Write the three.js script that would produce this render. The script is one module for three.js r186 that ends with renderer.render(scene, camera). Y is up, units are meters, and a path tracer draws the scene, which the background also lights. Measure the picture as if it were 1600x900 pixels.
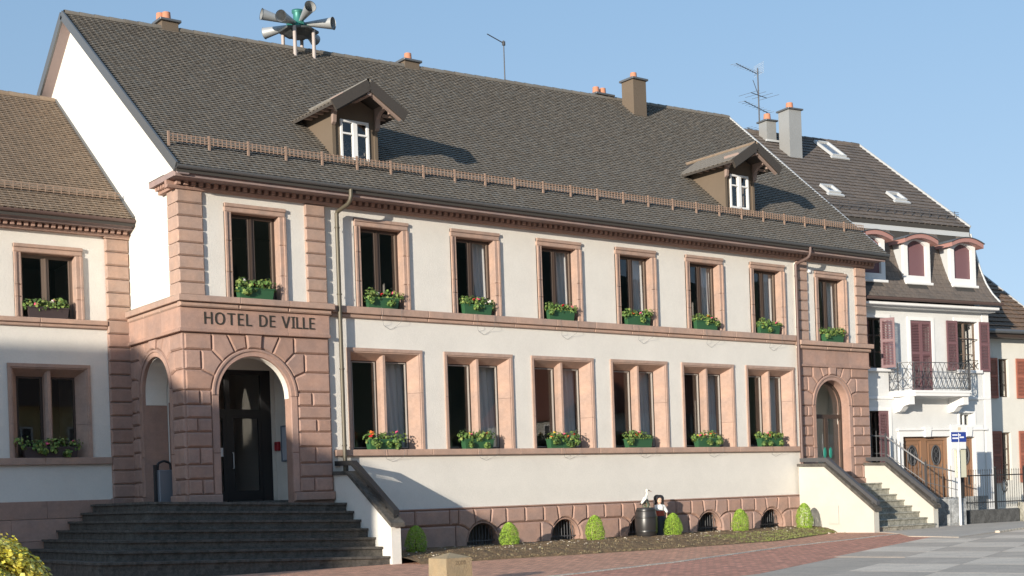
import * as THREE from 'three';
import { mergeGeometries } from 'three/addons/utils/BufferGeometryUtils.js';
import { FontLoader } from 'three/addons/loaders/FontLoader.js';
import { TextGeometry } from 'three/addons/geometries/TextGeometry.js';
import { MarchingCubes } from 'three/addons/objects/MarchingCubes.js';

// ------------------------------------------------------------------ camera, sky, sun, exposure
const scene = new THREE.Scene();
const camera = new THREE.PerspectiveCamera(2 * Math.atan(776.44 / 2107.8) * 180 / Math.PI, 1600 / 1552.88, 0.5, 900);
camera.setViewOffset(1600, 1552.88, 0, 0, 1600, 900);
camera.position.set(-13.05, 1.311, 30.188);
camera.rotation.order = 'YXZ';
camera.rotation.set(0, -0.644, -0.0343);

const SUN = new THREE.Vector3(-2.15, 0.38, 1).normalize();
const EXPOSURE = 1.6;
{
  const W = 256, H = 128, data = new Float32Array(W * H * 4);
  for (let j = 0; j < H; j++) for (let i = 0; i < W; i++) {
    const el = ((j + 0.5) / H - 0.5) * Math.PI, az = ((i + 0.5) / W - 0.5) * 2 * Math.PI;
    const d = new THREE.Vector3(Math.cos(el) * Math.cos(az), Math.sin(el), Math.cos(el) * Math.sin(az));
    const c = d.dot(SUN), t = Math.pow(1 - Math.max(0, d.y), 3.2);
    const ray = 0.74 + 0.30 * c * c, mie = 0.34 * Math.pow(Math.max(0, (c + 1) / 2), 14);
    const o = (j * W + i) * 4;
    data[o] = (0.145 + 0.255 * t) * ray + mie * 0.95;
    data[o + 1] = (0.28 + 0.25 * t) * ray + mie * 0.88;
    data[o + 2] = (0.475 + 0.17 * t) * ray + mie * 0.75;
    data[o + 3] = 1;
  }
  const sky = new THREE.DataTexture(data, W, H, THREE.RGBAFormat, THREE.FloatType);
  sky.mapping = THREE.EquirectangularReflectionMapping; sky.magFilter = sky.minFilter = THREE.LinearFilter; sky.needsUpdate = true;
  scene.background = sky; scene.environment = sky;
}
const sun = new THREE.DirectionalLight(new THREE.Color(1, 0.905, 0.77), 4.15);
sun.position.copy(SUN).multiplyScalar(90).add(new THREE.Vector3(8, 4, 0));
sun.target.position.set(8, 4, 0);
sun.castShadow = true; sun.shadow.mapSize.set(4096, 4096);
Object.assign(sun.shadow.camera, { left: -60, right: 60, top: 40, bottom: -40, near: 1, far: 220 });
scene.add(sun, sun.target);

const renderer = new THREE.WebGLRenderer({ antialias: true });
renderer.toneMapping = THREE.LinearToneMapping;
renderer.toneMappingExposure = EXPOSURE;
renderer.shadowMap.enabled = true;

// ------------------------------------------------------------------ helpers
function rngOf(seed) { let a = seed >>> 0; return () => { a = (a + 0x6d2b79f5) | 0; let t = Math.imul(a ^ (a >>> 15), 1 | a); t = (t + Math.imul(t ^ (t >>> 7), 61 | t)) ^ t; return ((t ^ (t >>> 14)) >>> 0) / 4294967296; }; }
const R = rngOf(11);
const rr = (a, b, r = R) => a + (b - a) * r();
const taken = new Map();
function numbered(n) { const k = taken.get(n) || 0; taken.set(n, k + 1); return k ? n + '_' + String(k).padStart(3, '0') : n; }
function tag(o, label, category, group) { o.userData.label = label; o.userData.category = category; if (group) o.userData.group = group; return o; }
function thing(name, label, category, pos = [0, 0, 0], group) {
  const o = new THREE.Group(); o.name = numbered(name); o.position.set(...pos); scene.add(o); return tag(o, label, category, group);
}
function part(name, geo, mat, parent = scene, pos, rot) {
  const m = new THREE.Mesh(geo, mat); m.name = parent === scene ? numbered(name) : name; m.castShadow = m.receiveShadow = true;
  if (pos) m.position.set(...pos); if (rot) m.rotation.set(...rot);
  parent.add(m); return m;
}
function struct(name, geo, mat) { const m = part(name, geo, mat); m.userData.kind = 'structure'; return m; }
// box-projected uv in metres
function uvBox(g) {
  if (g.index) g = g.toNonIndexed();
  g.computeVertexNormals();
  const p = g.attributes.position, n = g.attributes.normal, uv = new Float32Array(p.count * 2);
  for (let i = 0; i < p.count; i++) {
    const ax = Math.abs(n.getX(i)), ay = Math.abs(n.getY(i)), az = Math.abs(n.getZ(i));
    if (az >= ax && az >= ay) { uv[2 * i] = p.getX(i); uv[2 * i + 1] = p.getY(i); }
    else if (ax >= ay) { uv[2 * i] = p.getZ(i) + 3.7; uv[2 * i + 1] = p.getY(i); }
    else { uv[2 * i] = p.getX(i); uv[2 * i + 1] = p.getZ(i) + 1.3; }
  }
  g.setAttribute('uv', new THREE.BufferAttribute(uv, 2));
  return g;
}
const box = (x0, x1, y0, y1, z0, z1) => uvBox(new THREE.BoxGeometry(x1 - x0, y1 - y0, z1 - z0).translate((x0 + x1) / 2, (y0 + y1) / 2, (z0 + z1) / 2));
const shapeOf = (pts) => new THREE.Shape(pts.map((p) => new THREE.Vector2(p[0], p[1])));
const rect = (x0, x1, y0, y1) => [[x0, y0], [x1, y0], [x1, y1], [x0, y1]];
function extrude(pts, z0, z1, holes = []) {
  const s = shapeOf(pts); for (const h of holes) s.holes.push(new THREE.Path(h.map((p) => new THREE.Vector2(p[0], p[1]))));
  return uvBox(new THREE.ExtrudeGeometry(s, { depth: z1 - z0, bevelEnabled: false }).translate(0, 0, z0));
}
// a cut stone: polygon with chamfered front arris, its back sunk into the wall
function stone(pts, z0, z1, ch = 0.02, gap = 0.004) {
  return uvBox(new THREE.ExtrudeGeometry(shapeOf(pts), { depth: z1 - z0 - ch, bevelEnabled: true, bevelThickness: ch, bevelSize: ch, bevelOffset: -ch - gap, bevelSegments: 1 }).translate(0, 0, z0));
}
// a block with chamfers on all its edges
function block(x0, x1, y0, y1, z0, z1, ch = 0.02) {
  return stone(rect(x0, x1, y0, y1), z0 + ch, z1, ch, 0);
}
const toSide = new THREE.Matrix4().makeRotationY(-Math.PI / 2);   // wall facing -x: local x runs along world z
function bar(a, b, w, h = w) {   // square bar between two points
  const A = new THREE.Vector3(...a), B = new THREE.Vector3(...b), d = B.clone().sub(A), L = d.length();
  const g = new THREE.BoxGeometry(w, h, L);
  const q = new THREE.Matrix4().lookAt(B, A, Math.abs(d.y / L) > 0.98 ? new THREE.Vector3(1, 0, 0) : new THREE.Vector3(0, 1, 0));
  g.applyMatrix4(q); g.translate((A.x + B.x) / 2, (A.y + B.y) / 2, (A.z + B.z) / 2);
  return uvBox(g);
}
function tube(pts, r, seg = 24, rad = 6, closed = false) {
  const g = new THREE.TubeGeometry(new THREE.CatmullRomCurve3(pts.map((p) => new THREE.Vector3(...p)), closed, 'catmullrom', 0.2), seg, r, rad, closed);
  return ni(g);
}
const ni = (g) => (g.index ? g.toNonIndexed() : g);
const lathe = (pts, seg = 20) => new THREE.LatheGeometry(pts.map((p) => new THREE.Vector2(p[0], p[1])), seg).toNonIndexed();
const cyl = (r0, r1, h, seg = 14) => new THREE.CylinderGeometry(r1, r0, h, seg).translate(0, h / 2, 0).toNonIndexed();
const merge = (list) => mergeGeometries(list.map((g) => { const c = g.index ? g.toNonIndexed() : g.clone(); for (const k of Object.keys(c.attributes)) if (!['position', 'normal', 'uv'].includes(k)) c.deleteAttribute(k); return c; }));
const arcPts = (cx, cy, r, a0, a1, n) => Array.from({ length: n + 1 }, (_, i) => { const a = (a0 + (a1 - a0) * i / n) * Math.PI / 180; return [cx + r * Math.cos(a), cy + r * Math.sin(a)]; });

// ------------------------------------------------------------------ textures: tileable value noise
function noiseField(size, cells, seed) {
  const r = rngOf(seed), g = new Float32Array(cells * cells).map(() => r()), out = new Float32Array(size * size);
  for (let y = 0; y < size; y++) for (let x = 0; x < size; x++) {
    const fx = x / size * cells, fy = y / size * cells, ix = fx | 0, iy = fy | 0, u = fx - ix, v = fy - iy, a = u * u * (3 - 2 * u), b = v * v * (3 - 2 * v);
    const at = (i, j) => g[(j % cells) * cells + (i % cells)];
    out[y * size + x] = (at(ix, iy) * (1 - a) + at(ix + 1, iy) * a) * (1 - b) + (at(ix, iy + 1) * (1 - a) + at(ix + 1, iy + 1) * a) * b;
  }
  return out;
}
function fbm(size, octs, seed) {   // octs: [cells, weight]
  const out = new Float32Array(size * size); let tot = 0;
  octs.forEach(([c, w], k) => { const f = noiseField(size, c, seed + k * 17); tot += w; for (let i = 0; i < out.length; i++) out[i] += f[i] * w; });
  return out.map((v) => v / tot);
}
function tex(size, fn, metres, srgb = true) {
  const d = new Uint8Array(size * size * 4);
  for (let i = 0; i < size * size; i++) { const c = fn(i, i % size, (i / size) | 0); for (let k = 0; k < 3; k++) d[4 * i + k] = Math.max(0, Math.min(255, c[k] * 255)); d[4 * i + 3] = 255; }
  const t = new THREE.DataTexture(d, size, size, THREE.RGBAFormat); t.wrapS = t.wrapT = THREE.RepeatWrapping; t.magFilter = THREE.LinearFilter; t.minFilter = THREE.LinearMipmapLinearFilter; t.generateMipmaps = true;
  t.repeat.set(1 / metres, 1 / metres); if (srgb) t.colorSpace = THREE.SRGBColorSpace; t.needsUpdate = true; return t;
}
const grey = (v) => [v, v, v];
const nPl = fbm(512, [[5, 1.2], [16, 0.8], [64, 0.8], [160, 1]], 1), nFi = fbm(512, [[64, 1], [170, 1.4]], 5), nMo = fbm(512, [[8, 1], [24, 1], [70, 0.8], [180, 0.9]], 9), nBig = fbm(512, [[3, 1], [7, 1], [15, 0.6]], 21);
const plasterMap = tex(512, (i) => { const v = 0.96 + 0.03 * (nPl[i] - 0.5) * 2 + 0.02 * (nBig[i] - 0.5) * 2; return [v, v * 0.997, v * 0.99]; }, 3.1);
const grainBump = tex(512, (i) => grey(nFi[i]), 0.9, false);
const stoneMap = tex(512, (i) => { const v = 0.93 + 0.085 * (nMo[i] - 0.5) * 2 + 0.05 * (nBig[i] - 0.5) * 2, w = 0.03 * (nBig[i] - 0.5) * 2, pit = nFi[i] > 0.80 ? 0.95 : 1; return [(v + w) * pit, v * pit, (v - w) * pit]; }, 1.7);
const roughStone = tex(512, (i) => { const v = 0.85 + 0.34 * (nMo[i] - 0.5) * 2 + 0.1 * (nBig[i] - 0.5); return [v, v, v * 0.99]; }, 1.3);
const L = (r, g, b) => new THREE.Color().setRGB(r, g, b);
const std = (c, o = {}) => new THREE.MeshStandardMaterial({ color: c, roughness: 0.9, ...o });
const M = {
  plaster: std(L(0.77, 0.74, 0.685), { map: plasterMap, bumpMap: grainBump, bumpScale: 0.006 }),
  whitePlaster: std(L(0.80, 0.775, 0.72), { map: plasterMap, bumpMap: grainBump, bumpScale: 0.004 }),
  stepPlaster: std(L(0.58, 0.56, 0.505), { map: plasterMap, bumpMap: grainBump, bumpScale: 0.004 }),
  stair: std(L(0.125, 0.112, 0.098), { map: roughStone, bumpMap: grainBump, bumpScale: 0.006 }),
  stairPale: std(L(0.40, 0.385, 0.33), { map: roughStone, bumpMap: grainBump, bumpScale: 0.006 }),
  wood: std(L(0.055, 0.036, 0.027), { roughness: 0.55 }),
  woodLight: std(L(0.15, 0.11, 0.085), { roughness: 0.6 }),
  whitePaint: std(L(0.78, 0.78, 0.77), { roughness: 0.45 }),
  sashGrey: std(L(0.34, 0.31, 0.28), { roughness: 0.5 }),
  glass: new THREE.MeshPhysicalMaterial({ color: 0xffffff, transmission: 1, thickness: 0, roughness: 0.0, ior: 1.5 }),
  room: std(L(0.22, 0.21, 0.195)),
  curtain: new THREE.MeshPhysicalMaterial({ color: L(0.62, 0.63, 0.63), roughness: 0.95, transmission: 0.35, thickness: 0, side: THREE.DoubleSide }),
  zinc: std(L(0.16, 0.165, 0.17), { metalness: 0.5, roughness: 0.5 }),
  zincPale: std(L(0.52, 0.53, 0.53), { metalness: 0.1, roughness: 0.6 }),
  pipe: std(L(0.115, 0.10, 0.072), { metalness: 0.3, roughness: 0.5 }),
  pipeBrown: std(L(0.13, 0.085, 0.075), { metalness: 0.2, roughness: 0.5 }),
  corona: std(L(0.33, 0.245, 0.228), { map: stoneMap }),
  iron: std(L(0.035, 0.036, 0.038), { metalness: 0.4, roughness: 0.55 }),
  ironGrey: std(L(0.10, 0.10, 0.105), { metalness: 0.4, roughness: 0.55 }),
  dark: std(L(0.02, 0.02, 0.022), { roughness: 0.6 }),
  terracotta: std(L(0.50, 0.22, 0.13)),
  roofDeck: std(L(0.05, 0.045, 0.04)),
  eternit: std(L(0.155, 0.118, 0.085), { map: plasterMap }),
  bargeBoard: std(L(0.055, 0.046, 0.038), { roughness: 0.7 }),
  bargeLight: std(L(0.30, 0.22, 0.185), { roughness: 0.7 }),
  snow: std(L(0.30, 0.20, 0.145), { roughness: 0.8 }),
  soffit: std(L(0.33, 0.26, 0.25), { roughness: 0.8 }),
};
const variants = (c, n, amt, o, seed) => { const r = rngOf(seed); return Array.from({ length: n }, () => { const k = 1 + (r() - 0.5) * 2 * amt, h = (r() - 0.5) * amt * 0.5; return std(L(c[0] * k * (1 + h), c[1] * k, c[2] * k * (1 - h)), o); }); };
const stoneO = { map: stoneMap, bumpMap: grainBump, bumpScale: 0.005 };
const pinkV = variants([0.47, 0.32, 0.25], 6, 0.07, stoneO, 3);      // dressed pink sandstone
const redV = variants([0.425, 0.272, 0.215], 6, 0.09, stoneO, 4);      // rusticated redder sandstone
const plinthV = variants([0.45, 0.29, 0.23], 6, 0.09, stoneO, 8);
const pick = (a) => a[(R() * a.length) | 0];
M.stoneBack = std(L(0.415, 0.265, 0.21), stoneO);
const tileMap = tex(256, (i) => grey(0.86 + 0.2 * (nMo[i * 4 % nMo.length] - 0.5) * 2), 0.6);
const tileV = variants([0.25, 0.222, 0.186], 6, 0.16, { map: tileMap, roughness: 0.85 }, 31);
const tileBrownV = variants([0.345, 0.262, 0.19], 6, 0.14, { map: tileMap, roughness: 0.9 }, 37);

// ------------------------------------------------------------------ ground
const GY = -0.2;
const brickMap = (() => {   // red clay setts, seen at a grazing angle: joints are finer than a pixel
  const S = 512; return tex(S, (i, x, y) => {
    const row = (y / 16) | 0, sx = (x + (row % 2) * 16) % S, col = (sx / 32) | 0, j = (y % 16 < 2 || sx % 32 < 2);
    const k = nFi[(row * 37 * 512 + col * 91) % nFi.length], v = j ? 0.66 : 0.86 + 0.3 * (k - 0.5) * 2 * 0.7 + 0.16 * (nMo[i] - 0.5);
    return j ? [v * 0.86, v * 0.80, v * 0.74] : [v, v * 0.82, v * 0.76];
  }, 3.2);
})();
const asphaltMap = tex(512, (i) => grey(0.93 + 0.09 * (nFi[i] - 0.5) * 2 + 0.14 * (nBig[i] - 0.5)), 2.5);
const soilMap = tex(512, (i) => { const s = nFi[i] > 0.66 ? 1.35 : 1, v = (0.58 + 0.4 * (nMo[i] - 0.4)) * s; return [v, v * 0.92, v * 0.8]; }, 1.6);
M.brick = std(L(0.85, 0.60, 0.48), { map: brickMap, bumpMap: grainBump, bumpScale: 0.01 });
M.brickTan = std(L(0.88, 0.70, 0.54), { map: brickMap, bumpMap: grainBump, bumpScale: 0.01 });
M.asphalt = std(L(0.56, 0.46, 0.36), { map: asphaltMap });
M.walk = std(L(0.58, 0.50, 0.41), { map: asphaltMap });
M.soil = std(L(0.60, 0.47, 0.33), { map: soilMap, bumpMap: grainBump, bumpScale: 0.05 });
M.kerb = std(L(0.72, 0.63, 0.52), { map: roughStone });
const flat = (pts, y, t = 0.003) => { // horizontal sheet with a small thickness, outline [x,z]
  const g = new THREE.ExtrudeGeometry(shapeOf(pts.map(([x, z]) => [x, -z])), { depth: t, bevelEnabled: false }).rotateX(-Math.PI / 2).translate(0, y - t, 0);
  return uvBox(g);
};
struct('ground', flat([[-300, -250], [420, -250], [420, 300], [-300, 300]], GY - 0.012, 0.05), M.asphalt);
// line of the pale edging stones, foreground: between the sett pavement and the carriageway
const edge = [[-14, 4.6], [0.5, 10.9], [3.3, 10.3], [7.17, 9.2], [13.6, 6.7], [17.8, 5.55], [20.8, 4.6]];
const roadEdge = [[-30, 9], [-3, 15], [4.85, 13.6], [10.1, 11.2], [15, 9.3], [19.1, 7.2], [24, 6.0], [27.5, 5.4]];
struct('sett_pavement', flat([[-14, 4.6], [-14, -3.4], [25.2, -0.2], [25.2, 3.1], [21.4, 4.4], ...edge.slice(1).reverse()], GY, 0.006), M.brickTan);
struct('sett_gutter', flat([...edge, [24.5, 4.5], ...roadEdge.slice().reverse(), [-30, 3]], GY - 0.003, 0.006), M.brick);
{
  const r = rngOf(5), g = [];
  for (let i = 1; i < edge.length - 1; i++) {
    const [ax, az] = edge[i], [bx, bz] = edge[i + 1], len = Math.hypot(bx - ax, bz - az), n = Math.round(len / 0.7);
    for (let k = 0; k < n; k++) { const t = (k + 0.5) / n, b = block(-len / n / 2 + 0.006, len / n / 2 - 0.006, -0.05, 0.012 + 0.006 * r(), -0.065, 0.065, 0.006); b.rotateY(-Math.atan2(bz - az, bx - ax)); b.translate(ax + (bx - ax) * t, GY, az + (bz - az) * t); g.push(b); }
  }
  struct('edging_stones', merge(g), M.kerb);
}
{ // chequered slabs of the carriageway
  const u = new THREE.Vector2(0.912, -0.41), v = new THREE.Vector2(0.2, 0.98), o = new THREE.Vector2(7.63, 12.2), S = 2.2, V = 1.62;
  const pale = variants([0.86, 0.70, 0.54], 4, 0.05, { map: asphaltMap }, 51), grey2 = variants([0.63, 0.51, 0.395], 4, 0.06, { map: asphaltMap }, 52);
  const road = struct('carriageway', flat([...roadEdge, [60, -4], [90, 20], [20, 60], [-40, 60]], GY - 0.006, 0.006), M.asphalt);
  for (let i = -9; i < 11; i++) for (let j = 0; j < 6; j++) {
    const c = (a, b) => { const p = o.clone().addScaledVector(u, (i + a) * S).addScaledVector(v, (j + b) * V); return [p.x, p.y]; };
    const e = 0.003, q = [c(e, e), c(1 - e, e), c(1 - e, 1 - e), c(e, 1 - e)];
    if ((i < 1 || i > 5) && j < 1) continue;
    part('paving_slab', flat(q, GY + 0.002 + (i > 7 ? -0.002 : 0), 0.006), pick((i + j) & 1 ? grey2 : pale), road);
  }
}
// footway on the right with its kerb
struct('footway', flat([[21.45, 3.25], [25.3, 2.9], [25.5, -0.3], [46, 2.3], [46, 4.6], [33.5, 4.4], [28.5, 5.6], [24.3, 6.5], [21.9, 7.2], [18.4, 8.3], [18.9, 6.3], [20.6, 4.7]], GY + 0.02, 0.2), M.walk);
{
  const g = [], P = [[21.6, 7.36], [24.3, 6.57], [28.55, 5.67], [33.55, 4.47], [46, 4.68]];
  for (let i = 0; i < P.length - 1; i++) { const [ax, az] = P[i], [bx, bz] = P[i + 1], len = Math.hypot(bx - ax, bz - az), n = Math.round(len / 1); for (let k = 0; k < n; k++) { const t = (k + 0.5) / n, b = block(-len / n / 2 + 0.005, len / n / 2 - 0.005, -0.1, 0.055, -0.07, 0.07, 0.015); b.rotateY(-Math.atan2(bz - az, bx - ax)); b.translate(ax + (bx - ax) * t, GY, az + (bz - az) * t); g.push(b); } }
  struct('kerb', merge(g), M.kerb);
}
{ // soil bed along the plinth, heaped towards the wall
  const nx = 120, nz = 16, pos = [], idx = [], r = rngOf(77);
  for (let i = 0; i <= nx; i++) for (let j = 0; j <= nz; j++) {
    const x = 4.25 + (21.45 - 4.25) * i / nx, front = 3.55 + 0.75 * Math.sin((x - 4) / 17 * Math.PI) - Math.max(0, x - 16) * 0.33, z = 0.02 + (front - 0.02) * j / nz, t = j / nz;
    const h = (j === nz ? -0.03 : 0.03 + 0.2 * Math.sin(Math.min(1, (1 - t) * 1.5) * Math.PI / 2) + (r() - 0.5) * 0.035);
    pos.push(x, GY + h, z);
  }
  for (let i = 0; i < nx; i++) for (let j = 0; j < nz; j++) { const a = i * (nz + 1) + j, b = a + nz + 1; idx.push(a, a + 1, b, b, a + 1, b + 1); }
  const g = new THREE.BufferGeometry(); g.setAttribute('position', new THREE.Float32BufferAttribute(pos, 3)); g.setIndex(idx);
  struct('garden_bed', uvBox(g), M.soil);
  // low grass and weeds, pale stones
  const blades = [], tone = [], cols = []; const put = (x, z, n, h, c) => { for (let k = 0; k < n; k++) { const a = r() * 6.28, s = 0.006 + r() * 0.006, hh = h * (0.5 + r()), px = x + (r() - 0.5) * 0.12, pz = z + (r() - 0.5) * 0.12, lx = (r() - 0.5) * hh, lz = (r() - 0.5) * hh, y = bedY(px, pz); blades.push(px - s * Math.cos(a), y, pz - s * Math.sin(a), px + s * Math.cos(a), y, pz + s * Math.sin(a), px + lx, y + hh, pz + lz); const q = 0.7 + 0.6 * r(); for (let m = 0; m < 3; m++) cols.push(c[0] * q, c[1] * q, c[2] * q); } };
  function bedY(x, z) { const front = 3.55 + 0.75 * Math.sin((x - 4) / 17 * Math.PI) - Math.max(0, x - 16) * 0.33, t = z / front; return GY + 0.02 + 0.2 * Math.sin(Math.min(1, Math.max(0, 1 - t) * 1.5) * Math.PI / 2); }
  for (let k = 0; k < 2600; k++) { const x = 4.5 + 16.7 * Math.pow(r(), 0.75), front = 3.55 + 0.75 * Math.sin((x - 4) / 17 * Math.PI) - Math.max(0, x - 16) * 0.33, dens = x > 14.5 ? 1 : 0.25; if (r() > dens) continue; const z = front * (1 - 0.42 * Math.pow(r(), 1.3)) - 0.05; put(x, z, 4, 0.035, x > 14.5 && r() < 0.8 ? [0.19, 0.22, 0.06] : [0.24, 0.20, 0.11]); }
  for (let k = 0; k < 500; k++) put(4.5 + r() * 16.7, 0.3 + r() * 2.4, 3, 0.03, [0.28, 0.22, 0.12]);
  const gg = new THREE.BufferGeometry(); gg.setAttribute('position', new THREE.Float32BufferAttribute(blades, 3)); gg.setAttribute('color', new THREE.Float32BufferAttribute(cols, 3)); gg.computeVertexNormals();
  const grass = part('grass', gg, new THREE.MeshStandardMaterial({ vertexColors: true, roughness: 0.9, side: THREE.DoubleSide })); tag(grass, 'thin green and dry grass growing along the soil bed', 'grass'); grass.userData.kind = 'stuff';
  const peb = []; for (let k = 0; k < 420; k++) { const x = 4.6 + r() * 16.4, z = 0.25 + 2.6 * r(), s = 0.012 + 0.03 * r() * r(), g2 = new THREE.IcosahedronGeometry(s, 0); g2.scale(1.3, 0.7, 1); g2.rotateY(r() * 6); g2.translate(x, bedY(x, z) + s * 0.3, z); peb.push(ni(g2)); }
  const pb = part('gravel', merge(peb), M.kerb); tag(pb, 'pale pebbles scattered over the soil below the plinth', 'gravel'); pb.userData.kind = 'stuff';
}
// ------------------------------------------------------------------ town hall
const hall = thing('town_hall', 'long cream and pink sandstone town hall with grey tiled roof and two dormers', 'town hall');
const ridgeY = (x) => 15.04 + 0.031 * x, EY = 9.27, EZ = 0.72, RZ = -6.63, XR = 25.78, XL = -0.3;
const roofY = (x, z) => EY + (ridgeY(x) - EY) * (z > RZ ? (EZ - z) / (EZ - RZ) : (z - (2 * RZ - EZ)) / (EZ - RZ));
const UP = [1.146, 4.79, 7.796, 10.761, 13.733, 16.634, 19.518, 22.612], GR = [4.455, 7.467, 10.447, 13.414, 16.332, 19.19];
const UW = 1.648, UY = 6.35, UH = 2.3, GW = 2.299, GYS = 2.664, GH = 2.633;
const upHole = (x) => rect(x + 0.03, x + UW - 0.03, UY - 0.2, UY + UH - 0.03);
const grHole = (x) => rect(x + 0.03, x + GW - 0.03, GYS - 0.1, GYS + GH - 0.03);
// walls
part('wall', extrude(rect(3.92, 21.69, 1.036, 8.95), -0.4, 0, [...UP.slice(1, 7).map(upHole), ...GR.map(grHole)]), M.plaster, hall);
const archHole = (cx, cy, r, y0) => [[cx - r, y0], [cx + r, y0], ...arcPts(cx, cy, r, 0, 180, 28)];
part('bay_wall', extrude(rect(0, 3.92, 5.95, 8.95), -0.4, 0.05, [upHole(UP[0])]), M.plaster, hall);
part('bay_wall', extrude(rect(21.69, 25.29, 5.95, 8.95), -0.4, 0.05, [upHole(UP[7])]), M.plaster, hall);
const bigArch = { cx: 1.81, cy: 4.0, r: 0.96 }, farArch = { cx: 23.31, cy: 4.05, r: 0.85 }, sideArch = { cx: -1.6, cy: 4.2, r: 0.855 };
part('porch_wall', extrude([[0, 0], [0.85, 0], [0.85, 1.43], ...arcPts(1.81, 4, 0.96, 180, 0, 28), [2.77, 1.43], [2.77, 0], [3.92, 0], [3.92, 5.95], [0, 5.95]], -0.22, 0.05), redV[2], hall);
part('porch_wall', extrude([[21.69, 0], [22.46, 0], [22.46, 1.35], ...arcPts(23.31, 4.05, 0.85, 180, 0, 28), [24.16, 1.35], [24.16, 0], [25.29, 0], [25.29, 5.95], [21.69, 5.95]], -0.4, 0.05), M.stoneBack, hall);
{ // gable walls
  const gable = (x, holes) => [[-0.4, 5.95], [-0.4, 8.95], [0.0, 8.95], [0.0, roofY(x, 0) - 0.2], [RZ, ridgeY(x) - 0.2], [-13.26, roofY(x, -13.26) - 0.2], [-13.26, 5.95]];
  part('gable_wall', extrude(gable(0), -0.4, 0).applyMatrix4(toSide), M.whitePlaster, hall);
  part('porch_wall', extrude([[-13.26, 0], [-2.455, 0], [-2.455, 1.43], ...arcPts(-1.6, 4.2, 0.855, 180, 0, 24), [-0.745, 1.43], [-0.745, 0], [-0.225, 0], [-0.225, 5.95], [-13.26, 5.95]], -0.6, 0).applyMatrix4(toSide), M.stoneBack, hall);
  part('gable_wall', extrude([[-0.4, 0], [-0.4, 8.95], [0, 8.95], [0, roofY(25, 0) - 0.2], [RZ, ridgeY(25) - 0.2], [-13.26, roofY(25, -13.26) - 0.2], [-13.26, 0]], -25.29, -24.89).applyMatrix4(toSide), M.plaster, hall);
  part('back_wall', box(0.4, 24.89, 0, 9.2, -13.25, -12.95), M.plaster, hall);
}
{ // white plaster lining of the two arch soffits above the impost
  const lin = (c, y, n) => [[c.cx - c.r - .001, y], ...arcPts(c.cx, c.cy, c.r - .001, 180, 0, n), [c.cx + c.r + .001, y], [c.cx + c.r - .014, y], ...arcPts(c.cx, c.cy, c.r - .014, 0, 180, n), [c.cx - c.r + .014, y]];
  part('soffit_lining', extrude(lin(bigArch, 3.95, 28), -0.215, 0.0), M.whitePlaster, hall);
  part('soffit_lining', extrude(lin(sideArch, 3.93, 24), -0.59, -0.04).applyMatrix4(toSide), M.whitePlaster, hall);
}
// inside: dark rooms behind the panes
part('floor_slab', box(3.7, 24.88, 1.2, 1.34, -12.9, -0.42), M.room, hall);
part('floor_slab', box(0.42, 24.88, 5.72, 5.86, -12.9, -0.46), M.room, hall);
part('ceiling', box(0.42, 24.88, 8.97, 9.08, -12.9, -0.02), M.room, hall);
part('partition', box(3.7, 24.88, 1.36, 5.7, -5.2, -5.05), M.room, hall);
part('partition', box(0.42, 24.88, 5.88, 8.95, -5.2, -5.05), M.room, hall);
for (const x of [7.0, 13.0, 18.9]) { part('partition', box(x, x + 0.12, 1.36, 5.7, -5.0, -0.42), M.room, hall); part('partition', box(x + 0.2, x + 0.32, 5.88, 8.95, -5.0, -0.42), M.room, hall); }
part('partition', box(21.75, 21.87, 1.36, 5.7, -5, -0.45), M.room, hall);
// porch behind the big arch
part('porch_floor', box(0.61, 3.6, 1.2, 1.43, -2.4, -0.23), M.stair, hall);
part('porch_side_wall', box(3.6, 3.76, 1.2, 5.5, -2.4, -0.225), M.whitePlaster, hall);
part('porch_back_wall', extrude([[0.61, 1.44], [1.2, 1.44], [1.2, 4.9], [3.5, 4.9], [3.5, 1.44], [3.76, 1.44], [3.76, 5.5], [0.61, 5.5]], -2.56, -2.41), M.whitePlaster, hall);
part('porch_ceiling', box(0.61, 3.76, 5.51, 5.66, -2.55, -0.225), M.whitePlaster, hall);
part('dado', box(0.615, 1.195, 1.44, 4.0, -2.408, -2.38), redV[1], hall);
{ // glazed double door, dark frame
  const z = -2.5, f = [box(1.2, 3.5, 4.78, 4.9, z - .05, z + .05), box(1.2, 1.3, 1.44, 4.78, z - .05, z + .05), box(3.22, 3.5, 1.44, 4.78, z - .05, z + .05), box(1.3, 3.22, 3.72, 3.86, z - .05, z + .05), box(2.2, 2.32, 1.44, 4.78, z - .045, z + .045)];
  for (const x of [1.3, 2.32]) f.push(box(x, x + 0.09, 1.46, 3.72, z - .04, z + .04), box(x + 0.81, x + 0.9, 1.46, 3.72, z - .04, z + .04), box(x + .09, x + .81, 1.46, 1.72, z - .04, z + .04), box(x + .09, x + .81, 3.62, 3.72, z - .04, z + .04));
  const d = part('entrance_door', merge(f), M.dark, hall);
  for (const [a, b, c, e] of [[1.39, 2.11, 1.72, 3.62], [2.41, 3.13, 1.72, 3.62], [1.3, 2.2, 3.86, 4.78], [2.32, 3.22, 3.86, 4.78]]) part('pane', box(a, b, c, e, z - .006, z + .006), M.glass, d);
  part('handle', tube([[2.36, 2.3, z + .05], [2.36, 2.32, z + .1], [2.36, 2.7, z + .1], [2.36, 2.72, z + .05]], 0.015, 12), M.zincPale, d);
  part('paper_notice', box(1.95, 2.2, 2.62, 2.85, z + .008, z + .011), M.whitePaint, d);
  part('vestibule_wall', box(0.9, 3.66, 1.36, 5.6, -5.04, -4.9), M.room, hall);
}
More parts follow.
